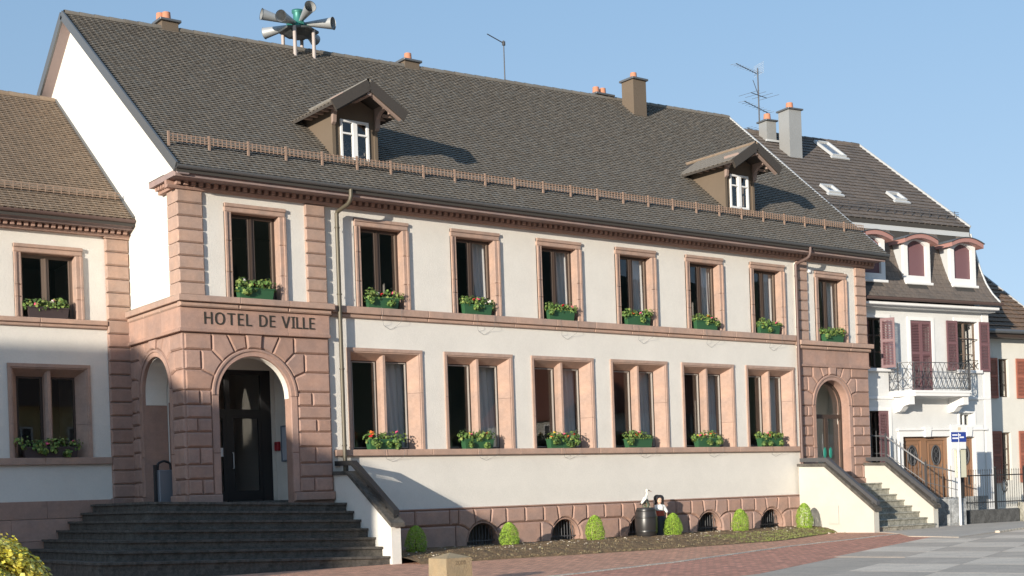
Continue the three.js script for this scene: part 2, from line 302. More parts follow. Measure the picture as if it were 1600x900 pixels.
// rusticated arch front; poly coords local x along the wall
function rustic(c, eL, eR, rowsY, z, xf, vs, foot) {
  const { cx, cy, r } = c, RO = r + 0.19, [H0, H1, H2, H3] = rowsY, rad = Math.PI / 180;
  const J1 = 0.61 * RO, J2 = 0.955 * RO, J3 = 1.2 * RO, a1 = Math.atan2(H0 - cy, J1) / rad, a2 = Math.atan2(H1 - cy, J2) / rad, a3 = Math.atan2(H2 - cy, J3) / rad, a4 = Math.max(0, Math.asin(Math.max(0, (H3 - cy) / RO)) / rad);
  const add = (name, g, m = pick(vs)) => part(name, xf ? g.applyMatrix4(xf) : g, m, hall);
  const S = (pts, extra = 0) => add('rusticated_stone', stone(pts, -0.005, z + extra, 0.04, 0.009));
  const arc = (b0, b1) => arcPts(0, cy, RO, b0, b1, 4);
  const at = (s, pts) => pts.map(([u, y]) => [cx + s * u, y]);
  add('keystone', stone(at(1, [...arc(99, 81), [0.21, H0], [-0.21, H0]]), -0.005, z + 0.05, 0.03, 0.003));
  for (const s of [-1, 1]) {
    const e = s < 0 ? cx - eL : eR - cx;
    S(at(s, [...arc(81, a1), [J1, H0], [0.21, H0]]));
    S(at(s, [...arc(a1, a2), [J2, H1], [J2, H0], [J1, H0]]));
    S(at(s, rect(J2, e, H1, H0)));
    S(at(s, [...arc(a2, a3), [J3, H2], [J3, H1], [J2, H1]]));
    if (e - J3 > 0.12) S(at(s, rect(J3, e, H2, H1)));
    S(at(s, [...arc(a3, a4), [RO, H3], [e, H3], [e, H2], [J3, H2]].filter((p, i, a) => !i || Math.hypot(p[0] - a[i - 1][0], p[1] - a[i - 1][1]) > 0.01)));
    for (let k = 3; k < rowsY.length - 1; k++) {
      const y1 = rowsY[k], y0 = rowsY[k + 1];
      if (k % 2 && e - RO > 0.4) { const m = RO + (e - RO) * (0.5 + 0.06 * (k % 3 - 1)); S(at(s, rect(RO, m, y0, y1))); S(at(s, rect(m, e, y0, y1))); } else S(at(s, rect(RO, e, y0, y1)));
    }
    const yb = rowsY[rowsY.length - 1];
    add('foot_stone', stone(at(s, rect(r + 0.01, e + 0.02, foot, yb)), -0.005, z + 0.05, 0.02, 0.002));
    // plain jamb below the spring of the arch
    for (const [y0, y1] of [[yb, 2.6], [2.6, cy]]) { add('jamb_stone', stone(at(s, rect(r, RO, y0, y1)), -0.005, z - 0.012, 0.018, 0.002)); }
  }
  const ring = (ra, rb) => [...arcPts(cx, cy, rb, 0, 180, 26), ...arcPts(cx, cy, ra, 180, 0, 26)];
  add('archivolt', stone(ring(r, RO), -0.005, z - 0.012, 0.012, 0.001), vs[0]);
  add('archivolt_roll', stone(ring(RO - 0.075, RO - 0.008), z - 0.02, z + 0.016, 0.01, 0.001), vs[1]);
}
const rowsBig = [5.47, 5.07, 4.60, 4.11, 3.76, 3.44, 3.11, 2.74, 2.33, 1.98, 1.61];
const moveZ = (d) => new THREE.Matrix4().makeTranslation(0, 0, d);
rustic(bigArch, 0.0, 3.9, rowsBig, 0.07, moveZ(0.05), redV, 1.4);
rustic(sideArch, -3.2, 0.10, rowsBig, 0.07, toSide, redV, 1.4);
rustic(farArch, 21.71, 25.27, [5.42, 5.0, 4.52, 4.02, 3.67, 3.34, 3.01, 2.67, 2.30, 2.0, 1.55], 0.07, moveZ(0.05), redV, 1.1);
// bands, frieze and string course of the two bays
function bays(x0, x1, dy, wrap) {
  const dq = pinkV, cuts = [x0, x0 + (x1 - x0) * 0.36, x0 + (x1 - x0) * 0.7, x1];
  for (let i = 0; i < 3; i++) {
    const a = cuts[i] - (i === 0 && wrap ? 0.075 : 0), b = cuts[i + 1];
    part('frieze_stone', block(a, b - 0.003, 5.575 + dy, 6.075 + dy, 0.03, 0.125, 0.004), redV[i % 2], hall);
    part('band_stone', merge([block(a - (i === 0 ? 0.05 : 0), b, 5.49 + dy, 5.572 + dy, 0.03, 0.18, 0.012)]), redV[2], hall);
    const l = i === 0 ? a - 0.1 : a, rgt = i === 2 ? b + 0.09 : b - 0.004;
    part('string_course_stone', merge([block(l, rgt, 6.2 + dy, 6.35 + dy, 0.02, 0.3, 0.012), block(l + (i === 0 ? .06 : 0), rgt - (i === 2 ? .05 : 0), 6.08 + dy, 6.198 + dy, 0.02, 0.215, 0.03)]), pick(dq), hall);
  }
  if (!wrap) return;
  const zc = [0.028, -1.05, -2.1, -3.18];
  for (let i = 0; i < 3; i++) {
    const a = zc[i + 1], b = zc[i] - 0.004;
    part('frieze_stone', block(a, b, 5.575, 6.075, 0.0, 0.075, 0.004).applyMatrix4(toSide), redV[i % 2], hall);
    part('band_stone', block(a, b, 5.49, 5.572, 0, 0.13, 0.012).applyMatrix4(toSide), redV[2], hall);
    part('string_course_stone', merge([block(a, b, 6.2, 6.347, 0, 0.175, 0.012), block(a, b, 6.08, 6.198, 0, 0.1, 0.03)]).applyMatrix4(toSide), pick(dq), hall);
  }
}
bays(0, 3.92, 0, true); bays(21.69, 25.29, -0.16, false);
part('lead_ledge', extrude([[-0.16, 6.353], [0.0, 6.353], [0.0, 6.42]], -0.0, 3.0).translate(0, 0, -3.1), std(L(0.33, 0.36, 0.30)), hall);
{ // the town hall's name in raised letters
  const font = await new FontLoader().loadAsync('fonts/droid/droid_sans_regular.typeface.json');
  const words = [['HOTEL', 0.52], ['DE', 1.96], ['VILLE', 2.57]], widths = [1.24, 0.43, 0.92], mat = std(L(0.05, 0.045, 0.035), { metalness: 0.3, roughness: 0.5 });
  words.forEach(([w, x], i) => {
    const chars = [...w].map((c) => { const g = new TextGeometry(c, { font, size: 0.292, depth: 0.014, curveSegments: 6, bevelEnabled: false }); g.computeBoundingBox(); return g; });
    let tot = 0; const ws = chars.map((g) => g.boundingBox.max.x - g.boundingBox.min.x); ws.forEach((v) => tot += v); const sp = (widths[i] - tot) / Math.max(1, chars.length - 1); let cx = x;
    chars.forEach((g, k) => { g.translate(cx - g.boundingBox.min.x, 5.692, 0.126); part('letter', g.toNonIndexed ? (g.index ? g.toNonIndexed() : g) : g, mat, hall).userData.label = 'raised dark letter ' + w[k] + ' of the frieze'; cx += ws[k] + sp; });
  });
}
// quoin pilasters of the upper storey
for (const [x0, x1] of [[-0.07, 0.596], [3.329, 3.921], [21.687, 22.242], [24.708, 25.289]]) for (let k = 0; k < 8; k++) {
  const st = x0 > 20 ? 0.335 : 0.315, y0 = (x0 > 20 ? 6.19 : 6.35) + k * st, y1 = y0 + st;
  const g = x0 < 0 ? block(x0, x1, y0 + .008, y1 - .008, -0.49, 0.12, 0.034) : stone(rect(x0, x1, y0, y1), 0.03, 0.12, 0.034, 0.008);
  part('quoin_stone', g, pick(pinkV), hall);
}
for (let k = 0; k < 3; k++) part('string_bed', box(21.69, 25.29, 6.185, 6.2, 0.02, 0.06), pinkV[0], hall);

// windows
const sashRail = (a, b, c, d, z0, z1, w) => [box(a, b, c, c + w, z0, z1), box(a, b, d - w, d, z0, z1), box(a, a + w, c + w, d - w, z0, z1), box(b - w, b, c + w, d - w, z0, z1)];
function curtain(parent, x0, x1, y0, y1, z, seed) {
  const r = rngOf(seed), n = 36, pos = [], idx = [], ph = r() * 6, f = 15 + r() * 8;
  for (let i = 0; i <= n; i++) for (let j = 0; j <= 6; j++) { const t = i / n, v = j / 6, x = x0 + (x1 - x0) * (1 - (1 - t) * (0.62 + 0.38 * v)); pos.push(x, y0 + (y1 - y0) * v, z + 0.035 * Math.sin(t * f + ph) + 0.012 * Math.sin(t * 37 + v)); }
  for (let i = 0; i < n; i++) for (let j = 0; j < 6; j++) { const a = i * 7 + j, b = a + 7; idx.push(a, b, a + 1, a + 1, b, b + 1); }
  const g = new THREE.BufferGeometry(); g.setAttribute('position', new THREE.Float32BufferAttribute(pos, 3)); g.setIndex(idx); g.computeVertexNormals();
  part('curtain', g, M.curtain, parent);
}
function upperWindow(bld, x0, wz, y0, W, H, o = {}) {
  const fw = 0.19, a = x0 + fw, b = x0 + W - fw, t = y0 + H - 0.2, z = wz - 0.24, m = (a + b) / 2 - 0.02;
  const win = part('window', merge([...sashRail(a, b, y0, t, z - 0.05, z + 0.03, 0.06), box(m - 0.065, m + 0.065, y0 + .06, t - .06, z - 0.04, z + 0.045), box(m - 0.02, m + 0.02, y0 + .06, t - .06, z + 0.045, z + 0.065)]), o.frame || M.wood, bld);
  for (const [p, q] of [[a + .06, m - .065], [m + .065, b - .06]]) part('pane', box(p, q, y0 + .06, t - .06, z - .008, z + .002), M.glass, win);
  part('casement', merge([...sashRail(a + .062, m - .067, y0 + .062, t - .062, z - .02, z + .036, 0.024), ...sashRail(m + .067, b - .062, y0 + .062, t - .062, z - .02, z + .036, 0.024)]), o.sash || M.woodLight, win);
  const prof = (pts) => stone(pts, wz - 0.34, wz + 0.05, 0.02, 0.001);
  part('lintel', merge([prof(rect(x0, x0 + W, t, y0 + H)), stone([[x0, t + .12], [x0 + W, t + .12], [x0 + W, y0 + H + .01], [x0, y0 + H + .01]], wz, wz + 0.085, 0.012, 0.001)]), pick(o.v || pinkV), win);
  const c1 = y0 + H * (0.2 + 0.1 * R()), c2 = c1 + H * (0.1 + 0.25 * R());
  for (const s of [0, 1]) for (const [p, q] of [[y0, c1], [c1, c2], [c2, t]]) {
    const xa = s ? b : x0, xb = s ? x0 + W : a, oa = s ? xb - 0.075 : x0, ob = s ? x0 + W : x0 + 0.075;
    part('jamb', merge([prof(rect(xa, xb, p, q)), stone(rect(oa, ob, p, q), wz, wz + 0.08, 0.012, 0.001)]), pick(o.v || pinkV), win);
  }
  if (o.curtain) curtain(win, m + 0.02, b + 0.05, y0 + 0.05, t + 0.02, z - 0.2, o.curtain);
  return win;
}
function groundWindow(bld, x0, wz, y0, W, H, o = {}) {
  const fw = 0.12, a = x0 + 0.28, b = x0 + W - 0.28, t = y0 + H - 0.28, z = wz - 0.3, m = (a + b) / 2, mw = 0.085;
  const wood = [], pale = [], panes = [];
  for (const [p, q] of [[a - .02, m - mw + .02], [m + mw - .02, b + .02]]) { wood.push(...sashRail(p, q, y0, t + .02, z - .09, z - .02, 0.055)); pale.push(...sashRail(p + .056, q - .056, y0 + .056, t - .036, z - .075, z - .012, 0.02)); panes.push([p + .08, q - .08]); }
  const win = part('window', merge(wood), o.frame || M.wood, bld);
  part('casement', merge(pale), o.sash || M.sashGrey, win);
  for (const [p, q] of panes) part('pane', box(p, q, y0 + .08, t - .06, z - .05, z - .04), M.glass, win);
  const v = o.v || pinkV, c = y0 + H * (0.3 + 0.3 * R());
  const jm = (y1, y2, s) => { const g = new THREE.ExtrudeGeometry(shapeOf([[0, .3], [0, -.045], [.075, -.045], [.085, -.02], [.11, -.02], [.29, .3]].map(([p, q]) => [s * p, -q])), { depth: y2 - y1 - 0.006, bevelEnabled: false }); g.rotateX(Math.PI / 2); g.translate(s > 0 ? x0 : x0 + W, y2 - .003, wz); return uvBox(g); };
  for (const s of [1, -1]) for (const [p, q] of [[y0, c], [c, y0 + H - .05]]) part('jamb', jm(p, q, s), pick(v), win);
  const lg = new THREE.ExtrudeGeometry(shapeOf([[.3, 0], [-.052, 0], [-.052, -.085], [-.026, -.095], [-.026, -.12], [.3, -.29]]), { depth: W + 0.004, bevelEnabled: false }); lg.rotateY(-Math.PI / 2); lg.scale(1, 1, -1);
  lg.translate(x0 + W + .002, y0 + H, wz); { const ix = lg.index ? lg.toNonIndexed() : lg; const p = ix.attributes.position.array; for (let i = 0; i < p.length; i += 9) for (let k = 0; k < 3; k++) { const tt = p[i + 3 + k]; p[i + 3 + k] = p[i + 6 + k]; p[i + 6 + k] = tt; } part('lintel', uvBox(ix), pick(v), win); }
  const mg = new THREE.ExtrudeGeometry(shapeOf([[-mw, -.3], [-mw, -.13], [-.036, -.05], [.036, -.05], [mw, -.13], [mw, -.3]]), { depth: H - 0.12, bevelEnabled: false }); mg.rotateX(Math.PI / 2); mg.translate(m, y0 + H - .1, wz);
  part('mullion', uvBox(mg), pick(v), win);
  if (o.curtain) curtain(win, m + 0.05, b + 0.06, y0 + 0.05, t, z - 0.3, o.curtain);
  if (o.curtainLeft) curtain(win, a + 0.4, m - .05, y0 + 0.05, t, z - 0.3, o.curtainLeft);
  return win;
}
UP.forEach((x, i) => upperWindow(hall, x, i === 0 || i === 7 ? 0.05 : 0, i === 7 ? 6.19 : UY, UW, i === 7 ? 2.38 : UH, { curtain: i > 1 ? 100 + i : 0 }));
GR.forEach((x, i) => groundWindow(hall, x, 0, GYS, GW, GH, { curtain: 200 + i }));
// sill course and string course of the middle front
{
  const cut = (a, b, n, f) => { for (let i = 0; i < n; i++) f(a + (b - a) * i / n + (i ? (R() - .5) * 0.25 : 0) * 0, a + (b - a) * (i + 1) / n); };
  cut(4.0, 21.66, 12, (a, b) => part('sill_stone', merge([block(a, b - .004, 2.5, 2.664, 0.002, 0.115, 0.012)]), pick(pinkV), hall));
  cut(4.02, 21.62, 12, (a, b) => part('string_course_stone', merge([block(a, b - .004, 6.165, 6.35, 0.002, 0.14, 0.014), block(a, b - .004, 6.06, 6.163, 0.002, 0.075, 0.02)]), pick(pinkV), hall));
}
// plinth with cellar lights
{
  const T = 1.045, Mid = 0.60, ra = 0.53, zc = 0.115, cs = [8.53, 11.45, 14.4, 17.27, 20.12], B = -0.25, spr = 0.12;
  const S = (pts) => part('plinth_stone', stone(pts, 0.004, zc, 0.042, 0.01), pick(plinthV), hall);
  const pl = extrude([[3.95, B], [21.66, B], [21.66, T - .01], [3.95, T - .01]], -0.3, 0.03, cs.map((c) => [[c - ra, B + .05], [c + ra, B + .05], ...arcPts(c, spr, ra, 0, 180, 18)])); part('plinth', pl, M.stoneBack, hall);
  part('plinth_cap', block(3.96, 21.66, T - .012, T + .028, 0.0, 0.1, 0.012), plinthV[0], hall);
  const A = (c, s, a0, a1) => arcPts(0, spr, ra + 0.02, a0, a1, 4).map(([u, y]) => [c + s * u, y]);
  cs.forEach((c, i) => {
    const k = 0.3; S([...A(c, 1, 116, 64), [c + k, T - .02], [c - k, T - .02]]);
    for (const s of [-1, 1]) {
      S([...A(c, s, 64, 34), [c + s * 0.62, Mid - .06], [c + s * 0.8, Mid], [c + s * 0.8, T - .02], [c + s * k, T - .02]]);
      S([...A(c, s, 34, -2), [c + s * (ra + 0.02), B + .02], [c + s * 0.92, B + .02], [c + s * 0.92, Mid - .01], [c + s * 0.8, Mid - .01], [c + s * 0.62, Mid - .06]]);
    }
    const n = i < 4 ? cs[i + 1] : 21.66 + 0.8, e = i < 4 ? 0.8 : 0.8, a = c + 0.8, b = n - e, m = (a + b) / 2;
    if (i < 4) { S(rect(a, m, Mid, T - .02)); S(rect(m, b, Mid, T - .02)); const a2 = c + 0.92, b2 = n - 0.92; S(rect(a2, b2, B + .02, Mid - .01)); }
    else { S(rect(a, 21.64, Mid, T - .02)); S(rect(c + .92, 21.64, B + .02, Mid - .01)); }
    part('cellar_arch', stone([...arcPts(c, spr, ra + .02, 0, 180, 18), ...arcPts(c, spr, ra - .03, 180, 0, 18)], -0.02, 0.07, 0.012, 0.001), plinthV[1], hall);
    const g = []; for (let q = -4; q <= 4; q++) { const u = q * 0.105, h = spr + Math.sqrt(Math.max(0.01, ra * ra - u * u)); g.push(cyl(0.011, 0.011, h - B - .1, 6).translate(c + u, B + .1, -0.12)); } g.push(box(c - .52, c + .52, 0.12, 0.15, -0.13, -0.11));
    part('cellar_grille', merge(g.map((q) => { if (!q.attributes.uv) uvBox(q); return q; })), M.ironGrey, hall);
  });
  part('cellar_wall', box(4.0, 21.6, B, 1.02, -1.0, -0.9), M.room, hall); part('cellar_ceiling', box(4.0, 21.6, 1.0, 1.03, -0.89, -0.31), M.room, hall); for (const c of cs) for (const q of [-.75, .75]) part('cellar_wall', box(c + q - .04, c + q + .04, B, .99, -.89, -.31), M.room, hall);
  for (let x = 4.4; x < 7.0; x += 1.11) { S(rect(x - .3, Math.min(x + 0.81, 7.73), Mid, T - .02)); }
  S(rect(7.43, 7.73, Mid, T - .02));
  for (let x = 4.2; x < 7.0; x += 1.14) S(rect(x, Math.min(x + 1.14, 7.61), B + .02, Mid - .01));
}
// cornice, gutter, downpipes
{
  const section = (pts, x0, x1) => { const g = new THREE.ExtrudeGeometry(shapeOf(pts), { depth: x1 - x0, bevelEnabled: false }); g.rotateY(Math.PI / 2); g.translate(x0, 0, 0); return uvBox(g); };   // pts [-z, y]
  const P = (l) => l.map(([z, y]) => [-z, y]);
  const corner = (pts, mat, name) => { part(name, section(P(pts), -0.3, 25.7), mat, hall); };
  corner([[-0.02, 8.87], [0.13, 8.87], [0.16, 8.92], [0.16, 8.945], [-0.02, 8.945]], M.stoneBack, 'bed_moulding');
  corner([[-0.02, 9.05], [0.58, 9.05], [0.58, 9.035], [0.64, 9.035], [0.64, 9.13], [0.67, 9.15], [0.67, 9.18], [-0.02, 9.18]], M.corona, 'cornice');
  corner([[-0.02, 8.947], [0.1, 8.947], [0.1, 9.048], [-0.02, 9.048]], redV[4], 'cornice_frieze');
  const den = []; for (let x = -0.1; x < 25.6; x += 0.19) den.push(box(x, x + 0.1, 8.95, 9.047, 0.101, 0.23));
  const dc = part('dentil_course', merge(den), redV[4], hall); dc.userData.kind = 'stuff';
  // return on the gable
  part('cornice', box(-0.3, -0.002, 9.04, 9.178, -0.95, -0.021), M.corona, hall);
  part('bed_moulding', box(-0.14, -0.002, 8.87, 8.944, -0.8, -0.021), redV[3], hall);
  const d2 = []; for (let z = -0.78; z < -0.05; z += 0.15) d2.push(box(-0.22, -0.003, 8.948, 9.037, z, z + 0.085)); part('dentil_course', merge(d2), redV[4], hall).userData.kind = 'stuff';
  part('cornice_flashing', extrude([[-0.32, 9.182], [0.0, 9.182], [0.0, 9.26]], -0.97, -0.025), M.zinc, hall);
  // half-round gutter
  const gp = []; for (let i = 0; i <= 10; i++) { const a = Math.PI + Math.PI * i / 10; gp.push([0.735 + 0.085 * Math.cos(a), 9.27 + 0.085 * Math.sin(a)]); } for (let i = 10; i >= 0; i--) { const a = Math.PI + Math.PI * i / 10; gp.push([0.735 + 0.075 * Math.cos(a), 9.27 + 0.075 * Math.sin(a)]); }
  for (let k = 0; k < 9; k++) { const a = -0.32 + k * 26.1 / 9; part('gutter', section(P(gp), a, a + 26.1 / 9 - 0.01), M.zinc, hall); }
  for (const [x, yb, mat, jog] of [[4.2, -0.1, M.pipe, 0.0], [21.57, 1.08, M.pipeBrown, 0.0]]) {
    const dp = part('downpipe', merge([tube([[x, yb, 0.19], [x, 4, 0.19], [x, 8.55, 0.19], [x + 0.02, 8.72, 0.21], [x + .1, 8.85, 0.62], [x + .12, 8.98, 0.72], [x + .12, 9.24, 0.735]], 0.055, 90, 10)]), mat, hall);
    for (const y of [2.75, 4.7, 6.6, 8.3]) part('pipe_clip', lathe([[0.057, 0], [0.068, 0], [0.068, 0.035], [0.057, 0.035]], 12).translate(x, y, 0.19), mat, dp);
  }
}
part('sensor_box', block(22.3, 22.4, 8.5, 8.6, .05, .13, .01), M.whitePaint, hall);
// ------------------------------------------------------------------ roofs: tiles
function tileGeo(w, len, lift, th, side = 0.17) {   // flat tile on raised side ribs: an open dark slot shows under its lower edge
  const pos = [], q = (a, b, c, d) => pos.push(...a, ...b, ...c, ...a, ...c, ...d), h = w / 2 - 0.003, cr = 0.006;
  const xs = [-h, -h * 0.45, h * 0.45, h], zl = [0, cr, cr, 0].map((v) => v + lift + th), zh = [0, cr, cr, 0].map((v) => v + 0.004 + th);
  for (let i = 0; i < 3; i++) { q([xs[i], 0, zl[i]], [xs[i + 1], 0, zl[i + 1]], [xs[i + 1], len, zh[i + 1]], [xs[i], len, zh[i]]); q([xs[i], 0, zl[i] - th], [xs[i + 1], 0, zl[i + 1] - th], [xs[i + 1], 0, zl[i + 1]], [xs[i], 0, zl[i]]); }
  q([h, 0, lift], [-h, 0, lift], [-h, len, 0.0], [h, len, 0.0]);
  for (const s of [-1, 1]) { const a = s * h, b = s * (h - w * side), lo = Math.min(a, b), hi = Math.max(a, b); q([lo, 0.004, -0.01], [hi, 0.004, -0.01], [hi, 0.004, lift], [lo, 0.004, lift]); q([lo, 0.004, -.01], [lo, 0.004, lift + (s < 0 ? th : 0)], [lo, len, th], [lo, len, -.01]); q([hi, 0.004, lift + (s > 0 ? th : 0)], [hi, 0.004, -.01], [hi, len, -.01], [hi, len, th]); }
  const g = new THREE.BufferGeometry(); g.setAttribute('position', new THREE.Float32BufferAttribute(pos, 3)); return uvBox(g);
}
// P(x, s) gives a point of the slope, s from eave 0 to ridge 1
function tileSlope(parent, P, x0, x1, rows, tw, opt) {
  const { geo, mats, individual, skip, seed } = opt, r = rngOf(seed), list = [], X = new THREE.Vector3(1, 0, 0);
  const cols = Math.round((x1 - x0) / tw), w = (x1 - x0) / cols, cam = parent.worldToLocal ? camera.position : camera.position;
  for (let j = 0; j < rows; j++) for (let i = 0; i < cols; i++) {
    const x = x0 + (i + 0.5 + (opt.stagger ? (j % 2) * 0.5 - 0.25 : 0)) * w, s = j / rows; if (skip && skip(x, s + 0.5 / rows)) continue;
    const a = P(x, s), b = P(x, Math.min(1.02, s + 1 / rows)), U = b.clone().sub(a).normalize(), N = X.clone().cross(U).normalize();
    const sag = (r() - 0.5) * 0.006, m = new THREE.Matrix4().makeBasis(X, U, N).setPosition(a.x + (r() - .5) * 0.006, a.y + N.y * sag, a.z + N.z * sag);
    list.push({ m, d: a.distanceTo(cam), k: (r() * mats.length) | 0 });
  }
  const order = list.slice().sort((p, q) => p.d - q.d), near = new Set(order.slice(0, individual));
  for (const t of near) { const o = part('tile', geo, mats[t.k], parent); o.matrix.copy(t.m); o.matrix.decompose(o.position, o.quaternion, o.scale); }
  const rest = list.filter((t) => !near.has(t)), inst = new THREE.InstancedMesh(geo, opt.base, rest.length); inst.name = 'tile_field'; inst.userData.kind = 'stuff'; inst.castShadow = inst.receiveShadow = true;
  rest.forEach((t, i) => { inst.setMatrixAt(i, t.m); const c = mats[t.k].color, b = opt.base.color; inst.setColorAt(i, new THREE.Color(c.r / b.r, c.g / b.g, c.b / b.b)); });
  parent.add(inst);
}
function prismRoof(pts8, mat, name, parent) { // top quad (a,b,c,d) + bottom quad, given as [x,y,z]
  const [a, b, c, d, e, f, g, h] = pts8, pos = [], q = (p, r, s, t) => pos.push(...p, ...r, ...s, ...p, ...s, ...t);
  q(a, b, c, d); q(e, h, g, f); q(a, e, f, b); q(b, f, g, c); q(c, g, h, d); q(d, h, e, a);
  const geo = new THREE.BufferGeometry(); geo.setAttribute('position', new THREE.Float32BufferAttribute(pos, 3)); return part(name, uvBox(geo), mat, parent);
}
const hallP = (x, s) => new THREE.Vector3(x, EY + (ridgeY(x) - EY) * s, EZ + (RZ - EZ) * s);
const tileHall = tileGeo(0.172, 0.155, 0.04, 0.009, 0.22), tileThin = tileGeo(0.2, 0.26, 0.014, 0.008, 0.3);
const roofTop = 0.0;
{
  const B = 2 * RZ - EZ, t = 0.16, qa = (x, z, o = 0) => [x, (z === RZ ? ridgeY(x) : EY) + o, z];
  const deck = []; for (let k = 0; k < 26; k++) for (const fr of [[1, 0.75], [0.75, 0.5], [0.5, 0.25], [0.25, 0]]) {   // the old roof is slightly warped: laid in short strips
    const a = XL + (XR - XL) * k / 26, b = XL + (XR - XL) * (k + 1) / 26, p = (x, f, o) => { const v = hallP(x, 1 - f); return [v.x, v.y + o, v.z]; }, g = new THREE.BufferGeometry(), pos = [], q = (p0, p1, p2, p3) => pos.push(...p0, ...p1, ...p2, ...p0, ...p2, ...p3);
    const [f0, f1] = fr, e = -0.012; q(p(a, f0, e), p(b, f0, e), p(b, f1, e), p(a, f1, e)); q(p(a, f0, -t), p(a, f1, -t), p(b, f1, -t), p(b, f0, -t)); if (f0 === 1) q(p(a, 1, -t), p(b, 1, -t), p(b, 1, e), p(a, 1, e)); if (k === 0) q(p(a, f0, -t), p(a, f0, e), p(a, f1, e), p(a, f1, -t)); if (k === 25) q(p(b, f0, e), p(b, f0, -t), p(b, f1, -t), p(b, f1, e));
    g.setAttribute('position', new THREE.Float32BufferAttribute(pos, 3)); deck.push(uvBox(g));
  }
  const roof = part('roof', merge(deck), M.roofDeck, hall);
  prismRoof([qa(XR, B), qa(XL, B), qa(XL, RZ, -.002), qa(XR, RZ, -.002), qa(XR, B, -t), qa(XL, B, -t), qa(XL, RZ, -t), qa(XR, RZ, -t)], M.roofDeck, 'rear_roof', hall);
  tileSlope(roof, hallP, XL + 0.02, XR - 0.02, 72, 0.172, { geo: tileHall, mats: tileV, base: tileV[0], individual: 300, seed: 41, skip: (x, s) => { for (const d of [5.2, 19.85]) if (Math.abs(x - d) < 0.6 && s > 0.18 && s < 0.24) return true; return false; } });
  // ridge tiles
  const rg = lathe([[0.12, 0], [0.125, 0.02], [0.11, 0.42], [0.105, 0.44]], 12); rg.rotateZ(-Math.PI / 2);
  for (let k = 0; k < 62; k++) { const x = XL + 0.05 + k * 0.42; part('ridge_tile', rg, pick(tileV), roof, [x, ridgeY(x) - 0.015, RZ], [0, 0, 0.031]); }
  // verge trims and soffit of the left gable
  for (const [z0, z1, y0, y1] of [[EZ, RZ, EY, ridgeY(XL)], [B, RZ, EY, ridgeY(XL)]]) {
    part('verge_trim', bar([XL - 0.015, y0 - 0.05, z0], [XL - 0.015, y1 - 0.05, z1], 0.05, 0.24), M.zinc, roof);
    part('verge_soffit', bar([XL / 2 + .012, y0 - 0.185, z0], [XL / 2 + .012, y1 - 0.185, z1], 0.29, 0.03), M.soffit, roof);
  }
  part('verge_trim', bar([XR + 0.02, EY + 0.1, EZ - .2], [XR + 0.02, ridgeY(XR) + 0.0, RZ], 0.08, 0.14), M.zincPale, roof);
  // chimneys on the ridge
  const chim = (x, z, w, d, yb, yt, pots, mat = M.eternit) => { const c = part('chimney', box(x - w / 2, x + w / 2, yb, yt, z - d / 2, z + d / 2), mat, roof); part('chimney_cap', block(x - w / 2 - .07, x + w / 2 + .07, yt + .001, yt + .07, z - d / 2 - .07, z + d / 2 + .07, .01), M.zinc, roof); for (const [dx, dz] of pots) part('chimney_pot', cyl(0.13, 0.115, 0.26, 14).translate(x + dx, yt + .071, z + dz), M.terracotta, roof); return c; };
  chim(2.78, -6.75, 0.5, 0.5, 14.8, 15.33, [[0.0, 0], [-.12, -.16]]); chim(11.05, -6.75, 0.56, 0.5, 15.1, 15.55, [[0, 0]]); chim(19.35, -6.8, 0.75, 0.5, 15.3, 15.72, [[-.2, 0], [.12, 0]]);
  chim(20.28, -6.0, 0.62, 0.62, 14.6, 16.2, [[0, 0]]);
  part('chimney_flashing', box(19.9, 20.66, 14.72, 14.76, -5.72, -5.62), M.zinc, roof);
  // snow guard: one lattice section after another
  const sg = [], n = 9, secs = 25, sl = (XR - XL - 0.3) / secs;
  const secGeo = () => { const g = []; for (let i = 0; i <= n; i++) g.push(box(i * sl / n - .009, i * sl / n + .009, 0.0, 0.2, -.008, .008)); for (const y of [0.03, 0.1, 0.17]) g.push(box(0, sl, y - .009, y + .009, -.009, .009)); g.push(box(-.025, .025, -.14, .23, -.02, .02)); return merge(g); };
  const geo = secGeo();
  for (let k = 0; k < secs; k++) { const x = XL + 0.15 + k * sl, p = hallP(x, 0.112 + 0.0009 * x), p2 = hallP(x + sl, 0.112 + 0.0009 * (x + sl)); part('snow_guard', geo, M.snow, hall, [x, p.y + 0.10, p.z + 0.07], [0, 0, Math.atan2(p2.y - p.y, sl)]); }
}
